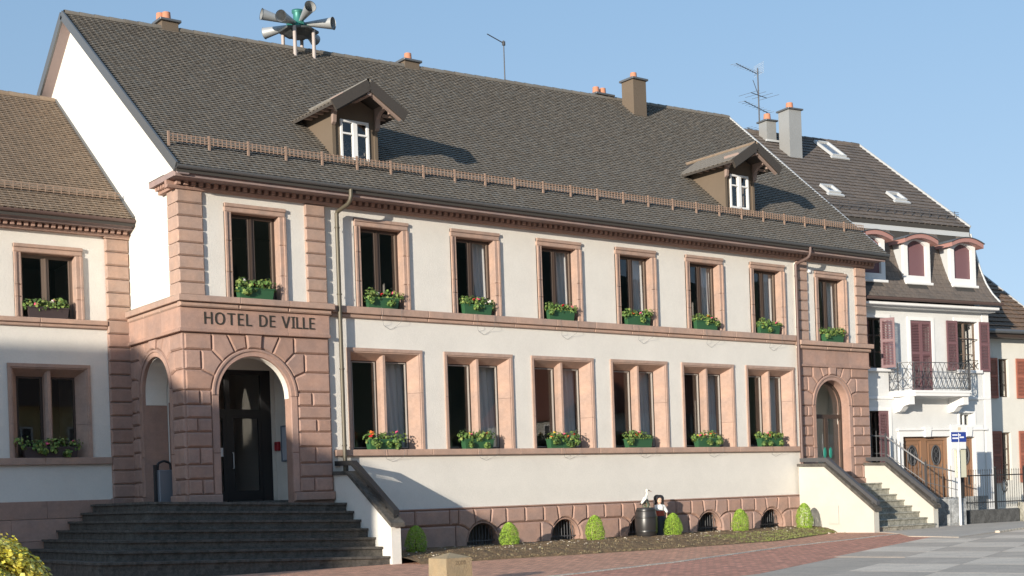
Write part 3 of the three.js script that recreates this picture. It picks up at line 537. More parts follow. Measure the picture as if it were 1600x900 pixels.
// ------------------------------------------------------------------ dormers of the town hall
function dormer(cx, yb, yapex) {
  const zf = -0.6, hw = 0.66, eave = yb + 1.2, oz = 0.22;   // front wall plane, half width, eave height, front of the barge boards
  const zAt = (y) => EZ - (y - EY) * (EZ - RZ) / (ridgeY(cx) - EY), sl = 0.62 / 1.0, eh = yapex - sl * 1.02;
  const dm = part('dormer', extrude([[-hw, yb - 0.35], [hw, yb - 0.35], [hw, eh + 0.15], [0, eh + 0.15 + hw * sl - 0.1], [-hw, eh + 0.15]], zf - 0.1, zf, [rect(-0.43, 0.43, yb + .02, yb + 1.12)]).translate(cx, 0, 0), M.eternit, hall);
  for (const s of [-1, 1]) { // cheeks
    const g = new THREE.ExtrudeGeometry(shapeOf([[zf - .1, yb - .5], [zf - .1, eh + .2], [zAt(eh + .2) - .3, eh + .2]]), { depth: 0.06, bevelEnabled: false }); g.rotateY(-Math.PI / 2); g.translate(cx + s * (hw - .03) + .03, 0, 0); part('dormer_cheek', uvBox(g), M.eternit, dm);
    part('corner_post', box(cx + s * (hw - 0.02) - .05, cx + s * (hw - .02) + .05, yb - .2, eh + .2, zf + .001, zf + .05), M.eternit, dm);
  }
  // window: white frame, two sashes with a transom bar
  const z = zf + 0.02, f = [...sashRail(-0.43, 0.43, yb + .02, yb + 1.12, z - .06, z + .02, 0.06), box(-0.065, 0.065, yb + .08, yb + 1.06, z - .06, z + .035)];
  for (const [a, b] of [[-0.37, -0.065], [0.065, 0.37]]) f.push(box(a, b, yb + .74, yb + .785, z - .05, z + .02));
  part('window_frame', merge(f).translate(cx, 0, 0), M.whitePaint, dm);
  for (const [a, b] of [[-0.37, -0.065], [0.065, 0.37]]) for (const [c, d] of [[yb + .08, yb + .74], [yb + .785, yb + 1.06]]) part('pane', box(cx + a, cx + b, c, d, z - .03, z - .022), M.glass, dm);
  part('loft_back', box(cx - .62, cx + .62, yb - .2, eh + .1, zf - 1.2, zf - 1.15), M.room, dm);
  // roof slopes, each a slab with tiles on it
  const zb = zAt(yapex) - 0.2, ov = 1.04;
  for (const s of [-1, 1]) {
    const A = (u, z2, o) => [cx + s * u * ov, yapex - sl * u * ov + o, z2], zbe = zAt(yapex - sl * ov) - 0.2;
    const pts = [A(1, oz, 0), A(0, oz, 0), A(0, zb, 0), A(1, zbe, 0)], lo = pts.map((p) => [p[0], p[1] - .07, p[2]]);
    const slab = prismRoof(s > 0 ? [...pts, ...lo] : [pts[1], pts[0], pts[3], pts[2], lo[1], lo[0], lo[3], lo[2]], M.bargeBoard, 'dormer_roof', dm);
    const tg = [], tw = 0.2, cols = Math.round((oz - zbe) / tw), ang = Math.atan(sl);
    for (let i = 0; i < cols; i++) for (let j = 0; j < 5; j++) { const g = tileThin.clone(); const U = new THREE.Vector3(-s * Math.cos(ang), Math.sin(ang), 0), X = new THREE.Vector3(0, 0, -s), N = X.clone().cross(U); const u = 1 - j / 5, zz = oz - 0.02 - (i + .5) * (oz - zbe) / cols; if (zz < zAt(yapex - sl * u * ov) - .25) continue; g.applyMatrix4(new THREE.Matrix4().makeBasis(X, U, N).setPosition(cx + s * u * ov, yapex - sl * u * ov, zz)); tg.push(g); }
    const tf = part('tile_field', merge(tg), pick(tileV), dm); tf.userData.kind = 'stuff';
    // barge boards: dark fascia with a pale lower board, set one in front of the other
    part('barge_board', bar([cx + s * 1.09, yapex - sl * 1.09 - .09, oz + .03], [cx + s * -0.0, yapex - .09, oz + .03], 0.05, 0.28), M.bargeBoard, dm);
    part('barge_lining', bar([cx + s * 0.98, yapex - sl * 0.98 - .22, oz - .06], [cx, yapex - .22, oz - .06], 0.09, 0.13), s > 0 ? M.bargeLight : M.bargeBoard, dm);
    // eave rafters showing under the side
    for (let k = 0; k < 6; k++) { const zz = oz - 0.25 - k * 0.3; part('rafter_end', box(cx + s * 0.86 - .13, cx + s * 0.86 + .13, yapex - sl * .86 - .15, yapex - sl * .86 - .085, zz - .04, zz + .04), M.bargeLight, dm); }
    // scrolled bracket
    const br = new THREE.ExtrudeGeometry(shapeOf([[0, 0], [0.06, 0.05], [0.1, 0.3], [0.22, 0.42], [0.5, 0.5], [0.62, 0.5], [0.66, 0.6], [0.6, 0.66], [0, 0.66]]), { depth: 0.1, bevelEnabled: true, bevelSize: 0.012, bevelThickness: 0.012, bevelSegments: 1 });
    br.rotateY(-Math.PI / 2); br.translate(cx + s * hw + .05, eh - .38, zf + .07); part('bracket', uvBox(br), M.bargeLight, dm);
  }
  part('ridge_roll', tube([[cx, yapex + .03, oz], [cx, yapex + .03, zb + .1]], 0.06, 4, 10), cx > 10 ? tileBrownV[1] : tileV[1], dm);
  part('collar', new THREE.BoxGeometry(0.12, 0.12, oz - zf + .02).translate(cx, yapex - .3, (oz + zf) / 2), M.bargeLight, dm);
  return dm;
}
dormer(5.27, 10.25, 12.2); dormer(19.82, 10.5, 12.48);
// ------------------------------------------------------------------ left wing
const WZ = -3.2;
const wing = thing('wing_building', 'lower cream wing with brown tiled roof left of the entrance', 'building');
{
  const x0 = -14, WU = [-2.9, -7.6, -12.2], WG = [-3.13, -7.8, -12.4];
  const uH = (x) => rect(x + .03, x + 1.67, 5.95, 7.86), gH = (x) => rect(x + .03, x + 2.0, 2.56, 4.94);
  part('wall', extrude([[x0, 0], [-0.02, 0], [-0.02, 8.3], [x0, 8.3]], WZ - 0.4, WZ, [...WU.map(uH), ...WG.map(gH)]), M.plaster, wing);
  part('end_wall', box(x0, x0 + .3, 0, 8.3, -13, WZ - .41), M.plaster, wing);
  part('back_wall', box(x0 + .31, -.5, 0, 8.3, -13, -12.7), M.plaster, wing);
  for (const y of [1.3, 5.5, 8.1]) part('floor_slab', box(x0 + .32, -.46, y, y + .12, -12.6, WZ - .42), M.room, wing);
  part('partition', box(x0 + .32, -.46, 1.43, 8.08, -7.6, -7.5), M.room, wing);
  part('end_wall', box(-.44, -.04, 0, 8.3, -13, WZ - .42), M.plaster, wing);
  WU.forEach((x, i) => upperWindow(wing, x, WZ, 6.1, 1.7, 1.79, { frame: M.woodLight }));
  WG.forEach((x, i) => groundWindow(wing, x, WZ, 2.664, 2.03, 2.31, { sash: M.wood }));
  for (let k = 0; k < 8; k++) {
    const a = x0 + k * 1.67, b = k === 7 ? -0.63 : a + 1.667;
    part('string_course_stone', merge([block(a, b, 5.98, 6.1, WZ + .002, WZ + .12, .014), block(a, b, 5.89, 5.978, WZ + .002, WZ + .07, .02)]), pick(pinkV), wing);
    part('sill_stone', block(a, b, 2.49, 2.664, WZ + .002, WZ + .11, .012), pick(pinkV), wing);
    for (const [y0, y1, o] of [[1.16, 1.6, 0], [0.62, 1.155, .8], [0.06, 0.615, 0], [-0.3, 0.055, .8]]) part('plinth_stone', stone(rect(a + o, Math.min(a + o + 1.67, -.02), y0, y1), WZ + .002, WZ + .1, .008, .002), pick(plinthV), wing);
  }
  for (let k = 0; k < 19; k++) { const y0 = 1.62 + k * 0.347; if (y0 + .34 > 8.24) continue; part('quoin_stone', stone(rect(-0.63, -0.005, y0, y0 + .347), WZ + .002, WZ + .095, .036, .008), pick(k < 12 ? redV : pinkV), wing); }
  part('foot_stone', stone(rect(-.66, -.005, 1.42, 1.62), WZ + .002, WZ + .12, .015, .002), redV[1], wing);
  part('quoin_cap', block(-.66, -.005, 8.2, 8.3, WZ + .002, WZ + .13, .01), pinkV[2], wing);
  const sec = (pts, name, mat) => { const g = new THREE.ExtrudeGeometry(shapeOf(pts.map(([z, y]) => [-(z + WZ), y])), { depth: -x0 - 0.02, bevelEnabled: false }); g.rotateY(Math.PI / 2); g.translate(x0, 0, 0); part(name, uvBox(g), mat, wing); };
  sec([[-.02, 8.24], [.15, 8.24], [.18, 8.3], [-.02, 8.3]], 'bed_moulding', M.stoneBack);
  sec([[-.02, 8.302], [.14, 8.302], [.14, 8.4], [-.02, 8.4]], 'cornice_frieze', redV[4]);
  sec([[-.02, 8.402], [.42, 8.402], [.42, 8.46], [.48, 8.5], [.48, 8.54], [-.02, 8.54]], 'cornice', M.corona);
  const den = []; for (let x = -13.9; x < -0.1; x += 0.165) den.push(box(x, x + 0.09, 8.304, 8.399, WZ + .141, WZ + .28)); part('dentil_course', merge(den), redV[4], wing).userData.kind = 'stuff';
  const gp = []; for (let i = 0; i <= 8; i++) { const a = Math.PI + Math.PI * i / 8; gp.push([.56 + .085 * Math.cos(a), 8.62 + .085 * Math.sin(a)]); } for (let i = 8; i >= 0; i--) { const a = Math.PI + Math.PI * i / 8; gp.push([.56 + .073 * Math.cos(a), 8.62 + .073 * Math.sin(a)]); } sec(gp, 'gutter', M.pipeBrown);
  // roof
  const ez = WZ + 0.56, ey = 8.62, rz = -8.2, ry = 13.02, b = 2 * rz - ez, t = .16, X1 = -0.01, q = (x, y, z) => [x, y, z];
  const roof = prismRoof([q(x0, ey, ez), q(X1, ey, ez), q(X1, ry, rz), q(x0, ry, rz), q(x0, ey - t, ez), q(X1, ey - t, ez), q(X1, ry - t, rz), q(x0, ry - t, rz)], M.roofDeck, 'roof', wing);
  prismRoof([q(X1, ey, b), q(x0, ey, b), q(x0, ry - .002, rz), q(X1, ry - .002, rz), q(X1, ey - t, b), q(x0, ey - t, b), q(x0, ry - t, rz), q(X1, ry - t, rz)], M.roofDeck, 'rear_roof', wing);
  tileSlope(roof, (x, s) => new THREE.Vector3(x, ey + (ry - ey) * s, ez + (rz - ez) * s), -6.4, -0.03, 56, 0.172, { geo: tileHall, mats: tileBrownV, base: tileBrownV[0], individual: 300, seed: 43 });
  tileSlope(roof, (x, s) => new THREE.Vector3(x, ey + (ry - ey) * s, ez + (rz - ez) * s), x0 + .02, -6.42, 56, 0.172, { geo: tileHall, mats: tileBrownV, base: tileBrownV[0], individual: 0, seed: 44 });
  const rg = lathe([[0.12, 0], [0.125, 0.02], [0.11, 0.42], [0.105, 0.44]], 12); rg.rotateZ(-Math.PI / 2);
  for (let k = 0; k < 33; k++) part('ridge_tile', rg, pick(tileBrownV), roof, [x0 + .05 + k * .42, ry, rz]);
  part('roof_flashing', bar([-0.04, ey + .07, ez], [-0.04, ry + .07, rz], 0.06, 0.05), M.zinc, roof);
  part('vent_tile', block(-3.2, -3.0, 12.35, 12.5, -7.4, -7.2, .03), tileBrownV[0], roof);
  const g = []; for (let i = 0; i < 70; i++) g.push(box(-13.8 + i * .196, -13.78 + i * .196, 0, .2, -.008, .008)); for (const y of [.03, .1, .17]) g.push(box(-13.9, -.15, y - .01, y + .01, -.01, .01)); part('snow_guard', merge(g), std(L(.27, .19, .14)), wing, [0, ey + .62, ez - .62]);
}
// ------------------------------------------------------------------ entrance steps
{
  const st = thing('entrance_steps', 'broad dark stone steps with a white side wall below the big arch', 'steps');
  const ys = [0.0, 0.225, 0.45, 0.67, 0.885, 1.1, 1.31], zs = [2.68, 2.36, 2.04, 1.7, 1.37, 1.04, 0.7], xl = [-3.2, -2.82, -2.48, -2.12, -1.83, -1.5, -1.24];
  const tilt = (g) => { const p = g.attributes.position; for (let i = 0; i < p.count; i++) p.setY(i, p.getY(i) - 0.034 * (p.getX(i) - 3.9)); g.computeVertexNormals(); return g; };
  ys.forEach((y, k) => {
    const h = k ? y - ys[k - 1] : 0.5, rc = 0.28, x0 = xl[k], z = zs[k], out = [[3.92, -z], ...arcPts(x0 + rc, -z + rc, rc, 270, 180, 5), [x0, 3.08], [3.92, 3.08]];
    const mk = (o, y0, y1) => { const pts = [[3.92, -z + o], ...arcPts(x0 + rc, -z + rc, rc - o, 270, 180, 5), [x0 + o, 3.08], [3.92, 3.08]]; const g = new THREE.ExtrudeGeometry(shapeOf(pts), { depth: y1 - y0, bevelEnabled: false }); g.rotateX(-Math.PI / 2); g.translate(0, y0, 0); return uvBox(g); };
    const s = k === 6 ? 'landing' : 'step';
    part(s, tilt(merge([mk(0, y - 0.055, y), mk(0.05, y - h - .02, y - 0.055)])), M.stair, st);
  });
  // white side wall, stone cap, boxed handrail
  const sec = (pts, x0, x1) => { const g = new THREE.ExtrudeGeometry(shapeOf(pts), { depth: x1 - x0, bevelEnabled: false }); g.rotateY(-Math.PI / 2); g.translate(x1, 0, 0); return uvBox(g); };   // pts [z, y]
  part('side_wall', sec([[0.02, -.3], [2.74, -.3], [2.74, 0.74], [0.83, 2.0], [0.02, 2.02]], 3.93, 4.19), M.whitePlaster, st);
  part('wall_cap', sec([[-.1, 2.03], [0.83, 2.005], [2.84, 0.69], [2.84, 0.79], [0.86, 2.1], [-.1, 2.12]], 3.86, 4.25), M.stair, st);
  part('handrail', sec([[-.3, 2.26], [0.80, 2.24], [2.76, 0.98], [2.76, 1.1], [0.84, 2.36], [-.3, 2.38]], 4.0, 4.16), M.iron, st);
  for (const [z, y] of [[0.5, 2.12], [1.5, 1.68], [2.3, 1.16], [2.66, .92]]) part('rail_post', box(4.06, 4.1, y - .06, y + .16, z - .02, z + .02), M.iron, st);
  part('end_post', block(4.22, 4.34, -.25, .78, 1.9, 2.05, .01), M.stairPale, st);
}
// ------------------------------------------------------------------ right-hand steps
{
  const st = thing('side_steps', 'narrow pale stone steps between two white walls at the far arch', 'steps');
  const n = 7, y0 = -0.03, dy = 0.2;
  for (let k = 0; k < n + 1; k++) part(k === n ? 'landing' : 'step', merge([block(21.72, 24.86, y0 + k * dy - .05, y0 + k * dy, 0.0, 2.95 - k * 0.3, .01), box(21.72, 24.86, y0 + k * dy - .3, y0 + k * dy - .052, 0.0, 2.91 - k * 0.3)]), M.stairPale, st);
  const sec = (pts, x0, x1) => { const g = new THREE.ExtrudeGeometry(shapeOf(pts), { depth: x1 - x0, bevelEnabled: false }); g.rotateY(-Math.PI / 2); g.translate(x1, 0, 0); return uvBox(g); };
  for (const [x, zt, zb] of [[21.45, 1.22, 3.2], [24.86, 1.0, 2.95]]) {
    part('side_wall', sec([[0.12, -.3], [zb - .08, -.3], [zb - .08, 0.5], [zt, 1.94], [0.12, 1.98]], x, x + .25), M.stepPlaster, st);
    part('wall_cap', sec([[0.1, 1.99], [zt, 1.95], [zb, 0.46], [zb, 0.57], [zt + .03, 2.05], [0.1, 2.08]], x - .06, x + .31), M.stair, st);
    part('handrail', sec([[0.15, 2.14], [zt, 2.1], [zb + .02, 0.66], [zb + .02, 0.78], [zt + .04, 2.24], [0.15, 2.26]], x + .03, x + .2), M.ironGrey, st);
    for (const t of [.15, .5, .9]) { const z = zt + (zb - zt) * t, y = 1.95 - 1.49 * t; part('rail_post', box(x + .09, x + .14, y + .05, y + .2, z - .03, z + .03), M.ironGrey, st); }
  }
  part('meter_hatch', block(-.2, .2, -.3, .3, 0, .02, .006).rotateY(-Math.PI / 2).translate(21.43, .38, 1.55), M.stepPlaster, st);
  // glazed door in the far arch, parts of the town hall
  const { cx, cy, r } = farArch, z = -0.25;
  const ring = stone([...arcPts(cx, cy, r - .005, 0, 180, 20), ...arcPts(cx, cy, r - .085, 180, 0, 20)], z - .04, z + .03, .01, 0);
  const d = part('side_door', merge([ring, box(cx - r + .005, cx - r + .085, 1.37, cy, z - .04, z + .03), box(cx + r - .085, cx + r - .005, 1.37, cy, z - .04, z + .03), box(cx - r + .085, cx + r - .085, 3.62, 3.76, z - .04, z + .04), box(cx - .07, cx + .07, 1.37, 3.62, z - .04, z + .045), box(cx - r + .085, cx - .07, 1.37, 1.5, z - .04, z + .03), box(cx + .07, cx + r - .085, 1.37, 1.5, z - .04, z + .03)]), M.wood, hall);
  part('pane', box(cx - r + .08, cx - .07, 1.5, 3.62, z - .012, z - .004), M.glass, d); part('pane', box(cx + .07, cx + r - .08, 1.5, 3.62, z - .012, z - .004), M.glass, d);
  part('fanlight', extrude([[cx - r + .08, 3.76], [cx + r - .08, 3.76], ...arcPts(cx, cy, r - .08, 0, 180, 16)], z - .012, z - .004), M.glass, d);
  const teal = std(L(0.02, 0.2, 0.15), { roughness: 0.4 });
  for (const s of [-1, 1]) part('handle_plate', new THREE.SphereGeometry(1, 14, 10).scale(.085, .19, .03).translate(cx + s * .15, 2.45, z + .07), teal, d);
  part('hall_back', box(21.9, 24.88, 1.36, 5.7, -1.5, -1.4), M.whitePlaster, hall);
}
// ------------------------------------------------------------------ neighbouring house with mansard roof
const TH = 8 * Math.PI / 180, NB = [25.7, 0, -0.58];
function atNeighbour(o) { o.position.set(...NB); o.rotation.y = -TH; return o; }
const toWorld = (s, y, d) => [NB[0] + s * Math.cos(TH) - d * Math.sin(TH), y, NB[2] + s * Math.sin(TH) + d * Math.cos(TH)];
M.nWall = std(L(0.70, 0.705, 0.70), { map: plasterMap, bumpMap: grainBump, bumpScale: 0.004 });
M.nTrim = std(L(0.80, 0.80, 0.80), { map: plasterMap });
M.shutter = std(L(0.165, 0.085, 0.092), { roughness: 0.6 });
M.slateN = variants([0.185, 0.15, 0.125], 4, 0.13, { map: tileMap }, 61);
M.door = std(L(0.25, 0.14, 0.082), { roughness: 0.45 });
M.doorDark = std(L(0.22, 0.12, 0.07), { roughness: 0.45 });
function shutter(parent, x0, x1, y0, y1, z, turn = 0, mat = M.shutter) {
  const w = x1 - x0, h = y1 - y0, f = 0.07, g = [box(0, f, 0, h, 0, .04), box(w - f, w, 0, h, 0, .04), box(f, w - f, 0, .1, 0, .04), box(f, w - f, h - .1, h, 0, .04), box(f, w - f, h * .52, h * .52 + .1, 0, .04)];
  const sl = []; for (const [a, b] of [[.1, h * .52], [h * .52 + .1, h - .1]]) { const n = Math.floor((b - a) / .055); for (let i = 0; i < n; i++) sl.push(new THREE.BoxGeometry(w - 2 * f, .045, .012).rotateX(-.7).translate(w / 2, a + (i + .5) * (b - a) / n, .02)); }
  const s = part('shutter', merge(g), mat, parent, [x0, y0, z], [0, turn, 0]); part('louvre', merge(sl), mat, s).userData.kind = 'stuff'; return s;
}
{
  const nb = atNeighbour(thing('white_house', 'white house with grey mansard roof, plum shutters and wrought iron balcony', 'house'));
  const W = 6.48, X0 = -0.25, D = -12.5;
  // front wall with openings
  const op = [[0.32, 1.34, 5.46, 7.28], [2.46, 3.52, 4.66, 7.24], [4.80, 5.92, 5.46, 7.28], [0.33, 1.26, 2.0, 3.94], [1.9, 4.28, 0.1, 3.0], [4.80, 5.58, 0.1, 2.96], [4.83, 5.58, 3.34, 3.87]];
  const hole = ([a, b, c, d]) => rect(a, b, c, d);
  part('wall', extrude([[X0, -.3], [W, -.3], [W, 7.72], [X0, 7.72]], -0.35, 0, op.map(hole)), M.nWall, nb);
  part('end_wall', extrude([[D, -.3], [-.36, -.3], [-.36, 7.72], [-.36, 8.1], [-.98, 10.6], [-6.5, 15.45], [D, 10.6]], -W, -W + .3).applyMatrix4(toSide), M.nWall, nb);
  part('end_wall', extrude([[D, -.3], [-.36, -.3], [-.36, 8.1], [-.98, 10.6], [-6.5, 15.45], [D, 10.6]], -X0 - .3, -X0).applyMatrix4(toSide), M.nWall, nb);
  part('back_wall', box(X0, W, -.3, 10.6, D - .3, D), M.nWall, nb);
  for (const y of [0.0, 4.4, 7.55]) part('floor_slab', box(X0 + .32, W - .32, y, y + .1, -6, -.37), M.room, nb);
  part('partition', box(X0 + .32, W - .32, 0.1, 7.54, -4, -3.9), M.room, nb);
  // trims
  const trim = (a, b, c, d, w = .13, o = .035) => part('window_surround', merge([box(a - w, a, c, d, 0.001, o), box(b, b + w, c, d, 0.001, o), box(a - w, b + w, d, d + w, 0.001, o)]), M.nTrim, nb);
  trim(0.32, 1.34, 5.46, 7.28); trim(2.46, 3.52, 4.66, 7.24); trim(4.80, 5.92, 5.46, 7.28); trim(0.33, 1.26, 2.0, 3.94); trim(1.9, 4.28, 0.1, 3.0, .2, .05); trim(4.80, 5.58, 0.1, 2.96, .45, .045); trim(4.83, 5.58, 3.34, 3.87, .08);
  part('lintel_moulding', block(1.62, 4.56, 3.21, 3.29, 0, .11, .02), M.nTrim, nb); part('lintel_moulding', block(4.32, 6.22, 3.2, 3.28, 0, .1, .02), M.nTrim, nb);
  for (const x of [3.09, 5.2]) part('keystone', stone([[x - .14, 2.98], [x + .14, 2.98], [x + .19, 3.34], [x - .19, 3.34]], .0, .12, .015, 0), M.nTrim, nb);
  part('storey_band', block(X0 + .02, W - .01, 4.36, 4.46, 0.0, .045, .01), M.nTrim, nb); part('corner_strip', box(W - .32, W + .02, -.28, 7.6, 0.001, .03), M.nTrim, nb);
  for (const [a, b] of [[0.2, 1.52], [4.7, 6.03]]) part('sill', block(a, b, 5.34, 5.46, 0, .13, .02), M.nTrim, nb);
  part('plinth', box(X0 + .02, W - .33, -.28, .75, 0.001, .05), std(L(.42, .42, .41), { map: roughStone }), nb);
  // windows and shutters
  const gl = (a, b, c, d, cols, rows, mat = M.whitePaint) => { const z = -.18, f = [...sashRail(a, b, c, d, z - .03, z + .03, .06)]; for (let i = 1; i < cols; i++) f.push(box(a + (b - a) * i / cols - .035, a + (b - a) * i / cols + .035, c + .06, d - .06, z - .03, z + .035)); for (let j = 1; j < rows; j++) f.push(box(a + .06, b - .06, c + (d - c) * j / rows - .018, c + (d - c) * j / rows + .018, z - .02, z + .02)); const w = part('window', merge(f), mat, nb); part('pane', box(a + .05, b - .05, c + .05, d - .05, z - .008, z - .002), M.glass, w); return w; };
  gl(0.32, 1.34, 5.46, 7.28, 2, 3, M.wood); gl(4.80, 5.92, 5.46, 7.28, 2, 3, M.woodLight); gl(0.33, 1.26, 2.0, 3.94, 2, 3, M.wood); gl(4.83, 5.58, 3.34, 3.87, 2, 1);
  shutter(nb, 0.95, 1.45, 5.46, 7.24, .07, -.95); shutter(nb, -0.2, .32, 5.46, 7.24, .05);
  shutter(nb, 2.47, 2.985, 4.67, 7.22, -.03); shutter(nb, 2.995, 3.51, 4.67, 7.22, -.03);
  shutter(nb, 4.24, 4.79, 5.44, 7.28, .05); shutter(nb, 5.96, 6.47, 5.42, 7.28, .05); shutter(nb, 0.80, 1.26, 2.02, 3.93, -.03);
  part('balconette_rail', merge([box(4.82, 5.9, 6.6, 6.63, .0, .02), box(4.82, 5.9, 5.82, 5.84, .0, .02), ...[0, 1, 2, 3, 4].map((i) => tube([[4.9 + i * .22, 5.62, .01], [5.0 + i * .22, 5.75, .01], [5.1 + i * .22, 5.62, .01], [5.0 + i * .22, 5.5, .01]], .012, 16, 5, true)), box(5.5, 5.53, 5.46, 7.2, -.1, -.08)]), M.iron, nb);
  // double gate with oval lights, and the house door
  const oval = (x, y, p) => { const o = part('oval_light', new THREE.SphereGeometry(1, 18, 10).scale(.2, .34, .03).translate(x, y, -.155), M.dark, p); const g = []; for (const k of [-1, 1]) { g.push(tube([[x + k * .02, y - .26, -.115], [x + k * .11, y - .12, -.115], [x - k * .06, y, -.115], [x + k * .11, y + .13, -.115], [x - k * .02, y + .26, -.115]], .014, 22, 5)); } g.push(tube(Array.from({ length: 16 }, (_, i) => [x + .21 * Math.cos(i * Math.PI / 8), y + .35 * Math.sin(i * Math.PI / 8), -.13]), .03, 40, 6, true)); part('oval_grille', merge(g), M.ironGrey, p); };
  for (const [a, b] of [[1.9, 3.085], [3.095, 4.28]]) { const d = part('gate_leaf', merge([box(a, b, .1, 3.0, -.24, -.18), ...sashRail(a, b, .1, 3.0, -.18, -.135, .14), box(a + .14, b - .14, 1.62, 1.76, -.18, -.14), ...sashRail(a + .24, b - .24, 1.86, 2.76, -.18, -.15, .05), ...sashRail(a + .24, b - .24, .35, 1.5, -.18, -.15, .05)]), M.door, nb); oval((a + b) / 2, 2.32, d); }
  { const a = 4.8, b = 5.58, d = part('house_door', merge([box(a, b, .1, 2.96, -.24, -.18), ...sashRail(a, b, .1, 2.96, -.18, -.135, .1), box(a + .1, b - .1, 1.5, 1.62, -.18, -.14)]), M.doorDark, nb); oval((a + b) / 2, 2.3, d); part('door_handle', block(5.3, 5.38, 1.2, 1.5, -.135, -.1, .01), M.iron, d); }
  // balcony
  const pl = [[1.35, 0.0], [1.35, .45], [1.75, .85], [4.55, .85], [4.9, .45], [4.9, 0.0]];
  const slabG = (o, y0, y1) => { const g = new THREE.ExtrudeGeometry(shapeOf(pl.map(([x, z]) => [3.1 + (x - 3.1) * o, -z * o])), { depth: y1 - y0, bevelEnabled: false }); g.rotateX(-Math.PI / 2); g.translate(0, y0, 0); return uvBox(g); };
  part('balcony_slab', merge([slabG(1, 4.53, 4.62), slabG(.97, 4.42, 4.53)]), M.nTrim, nb);
  for (const x of [1.7, 4.4]) { const g = new THREE.ExtrudeGeometry(shapeOf([[0, 3.86], [.25, 3.9], [.45, 4.08], [.72, 4.12], [.72, 4.42], [0, 4.42]]), { depth: .26, bevelEnabled: false }); g.rotateY(-Math.PI / 2); g.translate(x + .13, 0, 0.01); part('corbel', uvBox(g), M.nTrim, nb); }
  { // wrought iron balustrade along the slab's edge
    const g = [], pts = pl, y0 = 4.64, h = .98;
    for (let k = 0; k < pts.length - 1; k++) {
      const [ax, az] = pts[k], [bx, bz] = pts[k + 1], len = Math.hypot(bx - ax, bz - az), n = Math.max(1, Math.round(len / .24)), P = (t, y, o = 0) => [ax + (bx - ax) * t, y, (az + (bz - az) * t) * .97 + o], hh = k === 0 || k === 4 ? h * .78 : h;
      g.push(bar(P(0, y0 + hh), P(1, y0 + hh), .035, .025), bar(P(0, y0 + .05), P(1, y0 + .05), .025), bar(P(0, y0 + .42), P(1, y0 + .42), .018), bar(P(0, y0), P(0, y0 + hh), .03));
      for (let i = 0; i < n; i++) { const a = i / n, b = (i + 1) / n, m = (a + b) / 2; g.push(tube([P(m, y0 + .06), P(a, y0 + .24), P(m, y0 + .42), P(b, y0 + .24)], .011, 14, 4, true), tube([P(m, y0 + .42), P(a, y0 + .68), P(m, y0 + hh - .02), P(b, y0 + .68)], .011, 14, 4, true), tube([P(a, y0 + .42), P(a + (m - a) * .8, y0 + .6), P(a, y0 + .78)], .009, 8, 4)); }
    }
    part('balustrade', merge(g), M.ironGrey, nb);
  }
  // eaves and mansard
  part('eave_board', block(X0, W + .12, 7.68, 7.78, -.02, .5, .02), M.nTrim, nb); part('eave_soffit', box(X0, W + .1, 7.62, 7.68, -.02, .3), M.nWall, nb);
  const gp = []; for (let i = 0; i <= 8; i++) { const a = Math.PI + Math.PI * i / 8; gp.push([-.58 - .085 * Math.cos(a), 7.93 + .1 * Math.sin(a)]); } for (let i = 8; i >= 0; i--) { const a = Math.PI + Math.PI * i / 8; gp.push([-.58 - .074 * Math.cos(a), 7.93 + .088 * Math.sin(a)]); }
  { const g = new THREE.ExtrudeGeometry(shapeOf(gp), { depth: W + .45, bevelEnabled: false }); g.rotateY(Math.PI / 2); g.translate(X0 - .02, 0, 0); part('gutter', uvBox(g), M.pipeBrown, nb); }
  const prof = [[.52, 7.95], [.18, 8.3], [-.12, 8.75], [-.36, 9.3], [-.56, 9.9], [-.72, 10.5], [-.78, 10.75]];   // d, y
  const rowsOf = (s) => { const t = s * (prof.length - 1), i = Math.min(prof.length - 2, Math.floor(t)), f = t - i; return [prof[i][0] + (prof[i + 1][0] - prof[i][0]) * f, prof[i][1] + (prof[i + 1][1] - prof[i][1]) * f]; };
  { const pts = [...prof.map(([d, y]) => [d, y]), ...prof.slice().reverse().map(([d, y]) => [d - .15, y - .04])]; const g = new THREE.ExtrudeGeometry(shapeOf(pts), { depth: W - X0 + .12, bevelEnabled: false }); g.rotateY(-Math.PI / 2); g.translate(W + .12, 0, 0);
    const ms = part('mansard', uvBox(g), M.roofDeck, nb);
    const tg = tileGeo(.2, .24, .014, .01, .3), P = (x, s) => { const [d, y] = rowsOf(Math.min(1, s)); return new THREE.Vector3(x, y, d); };
    tileSlope(ms, P, X0, W + .1, 17, .2, { geo: tg, mats: M.slateN, base: M.slateN[0], individual: 0, seed: 71, skip: (x, s) => s > .2 && [0.72, 2.96, 5.32].some((c) => Math.abs(x - c) < .5) });
    part('mansard_verge', tube(prof.map(([d, y]) => [W + .13, y + .03, d]), .045, 24, 6), M.zincPale, ms); }
  part('roof_break_flashing', box(X0, W, 10.64, 10.9, -.95, -.72), M.zincPale, nb);
  const ey = 10.98, ez = -.7, ry = 15.55, rz = -6.5, X1 = W + .0;
  const q = (x, y, z) => [x, y, z], t = .15;
  const rf = prismRoof([q(X0 - .9, ey, ez), q(X1, ey, ez), q(X1, ry, rz), q(X0 - .9, ry, rz), q(X0 - .9, ey - t, ez), q(X1, ey - t, ez), q(X1, ry - t, rz), q(X0 - .9, ry - t, rz)], M.roofDeck, 'roof', nb);
  prismRoof([q(X1, ey, 2 * rz - ez), q(X0 - .9, ey, 2 * rz - ez), q(X0 - .9, ry - .002, rz), q(X1, ry - .002, rz), q(X1, ey - t, 2 * rz - ez), q(X0 - .9, ey - t, 2 * rz - ez), q(X0 - .9, ry - t, rz), q(X1, ry - t, rz)], M.roofDeck, 'rear_roof', nb);
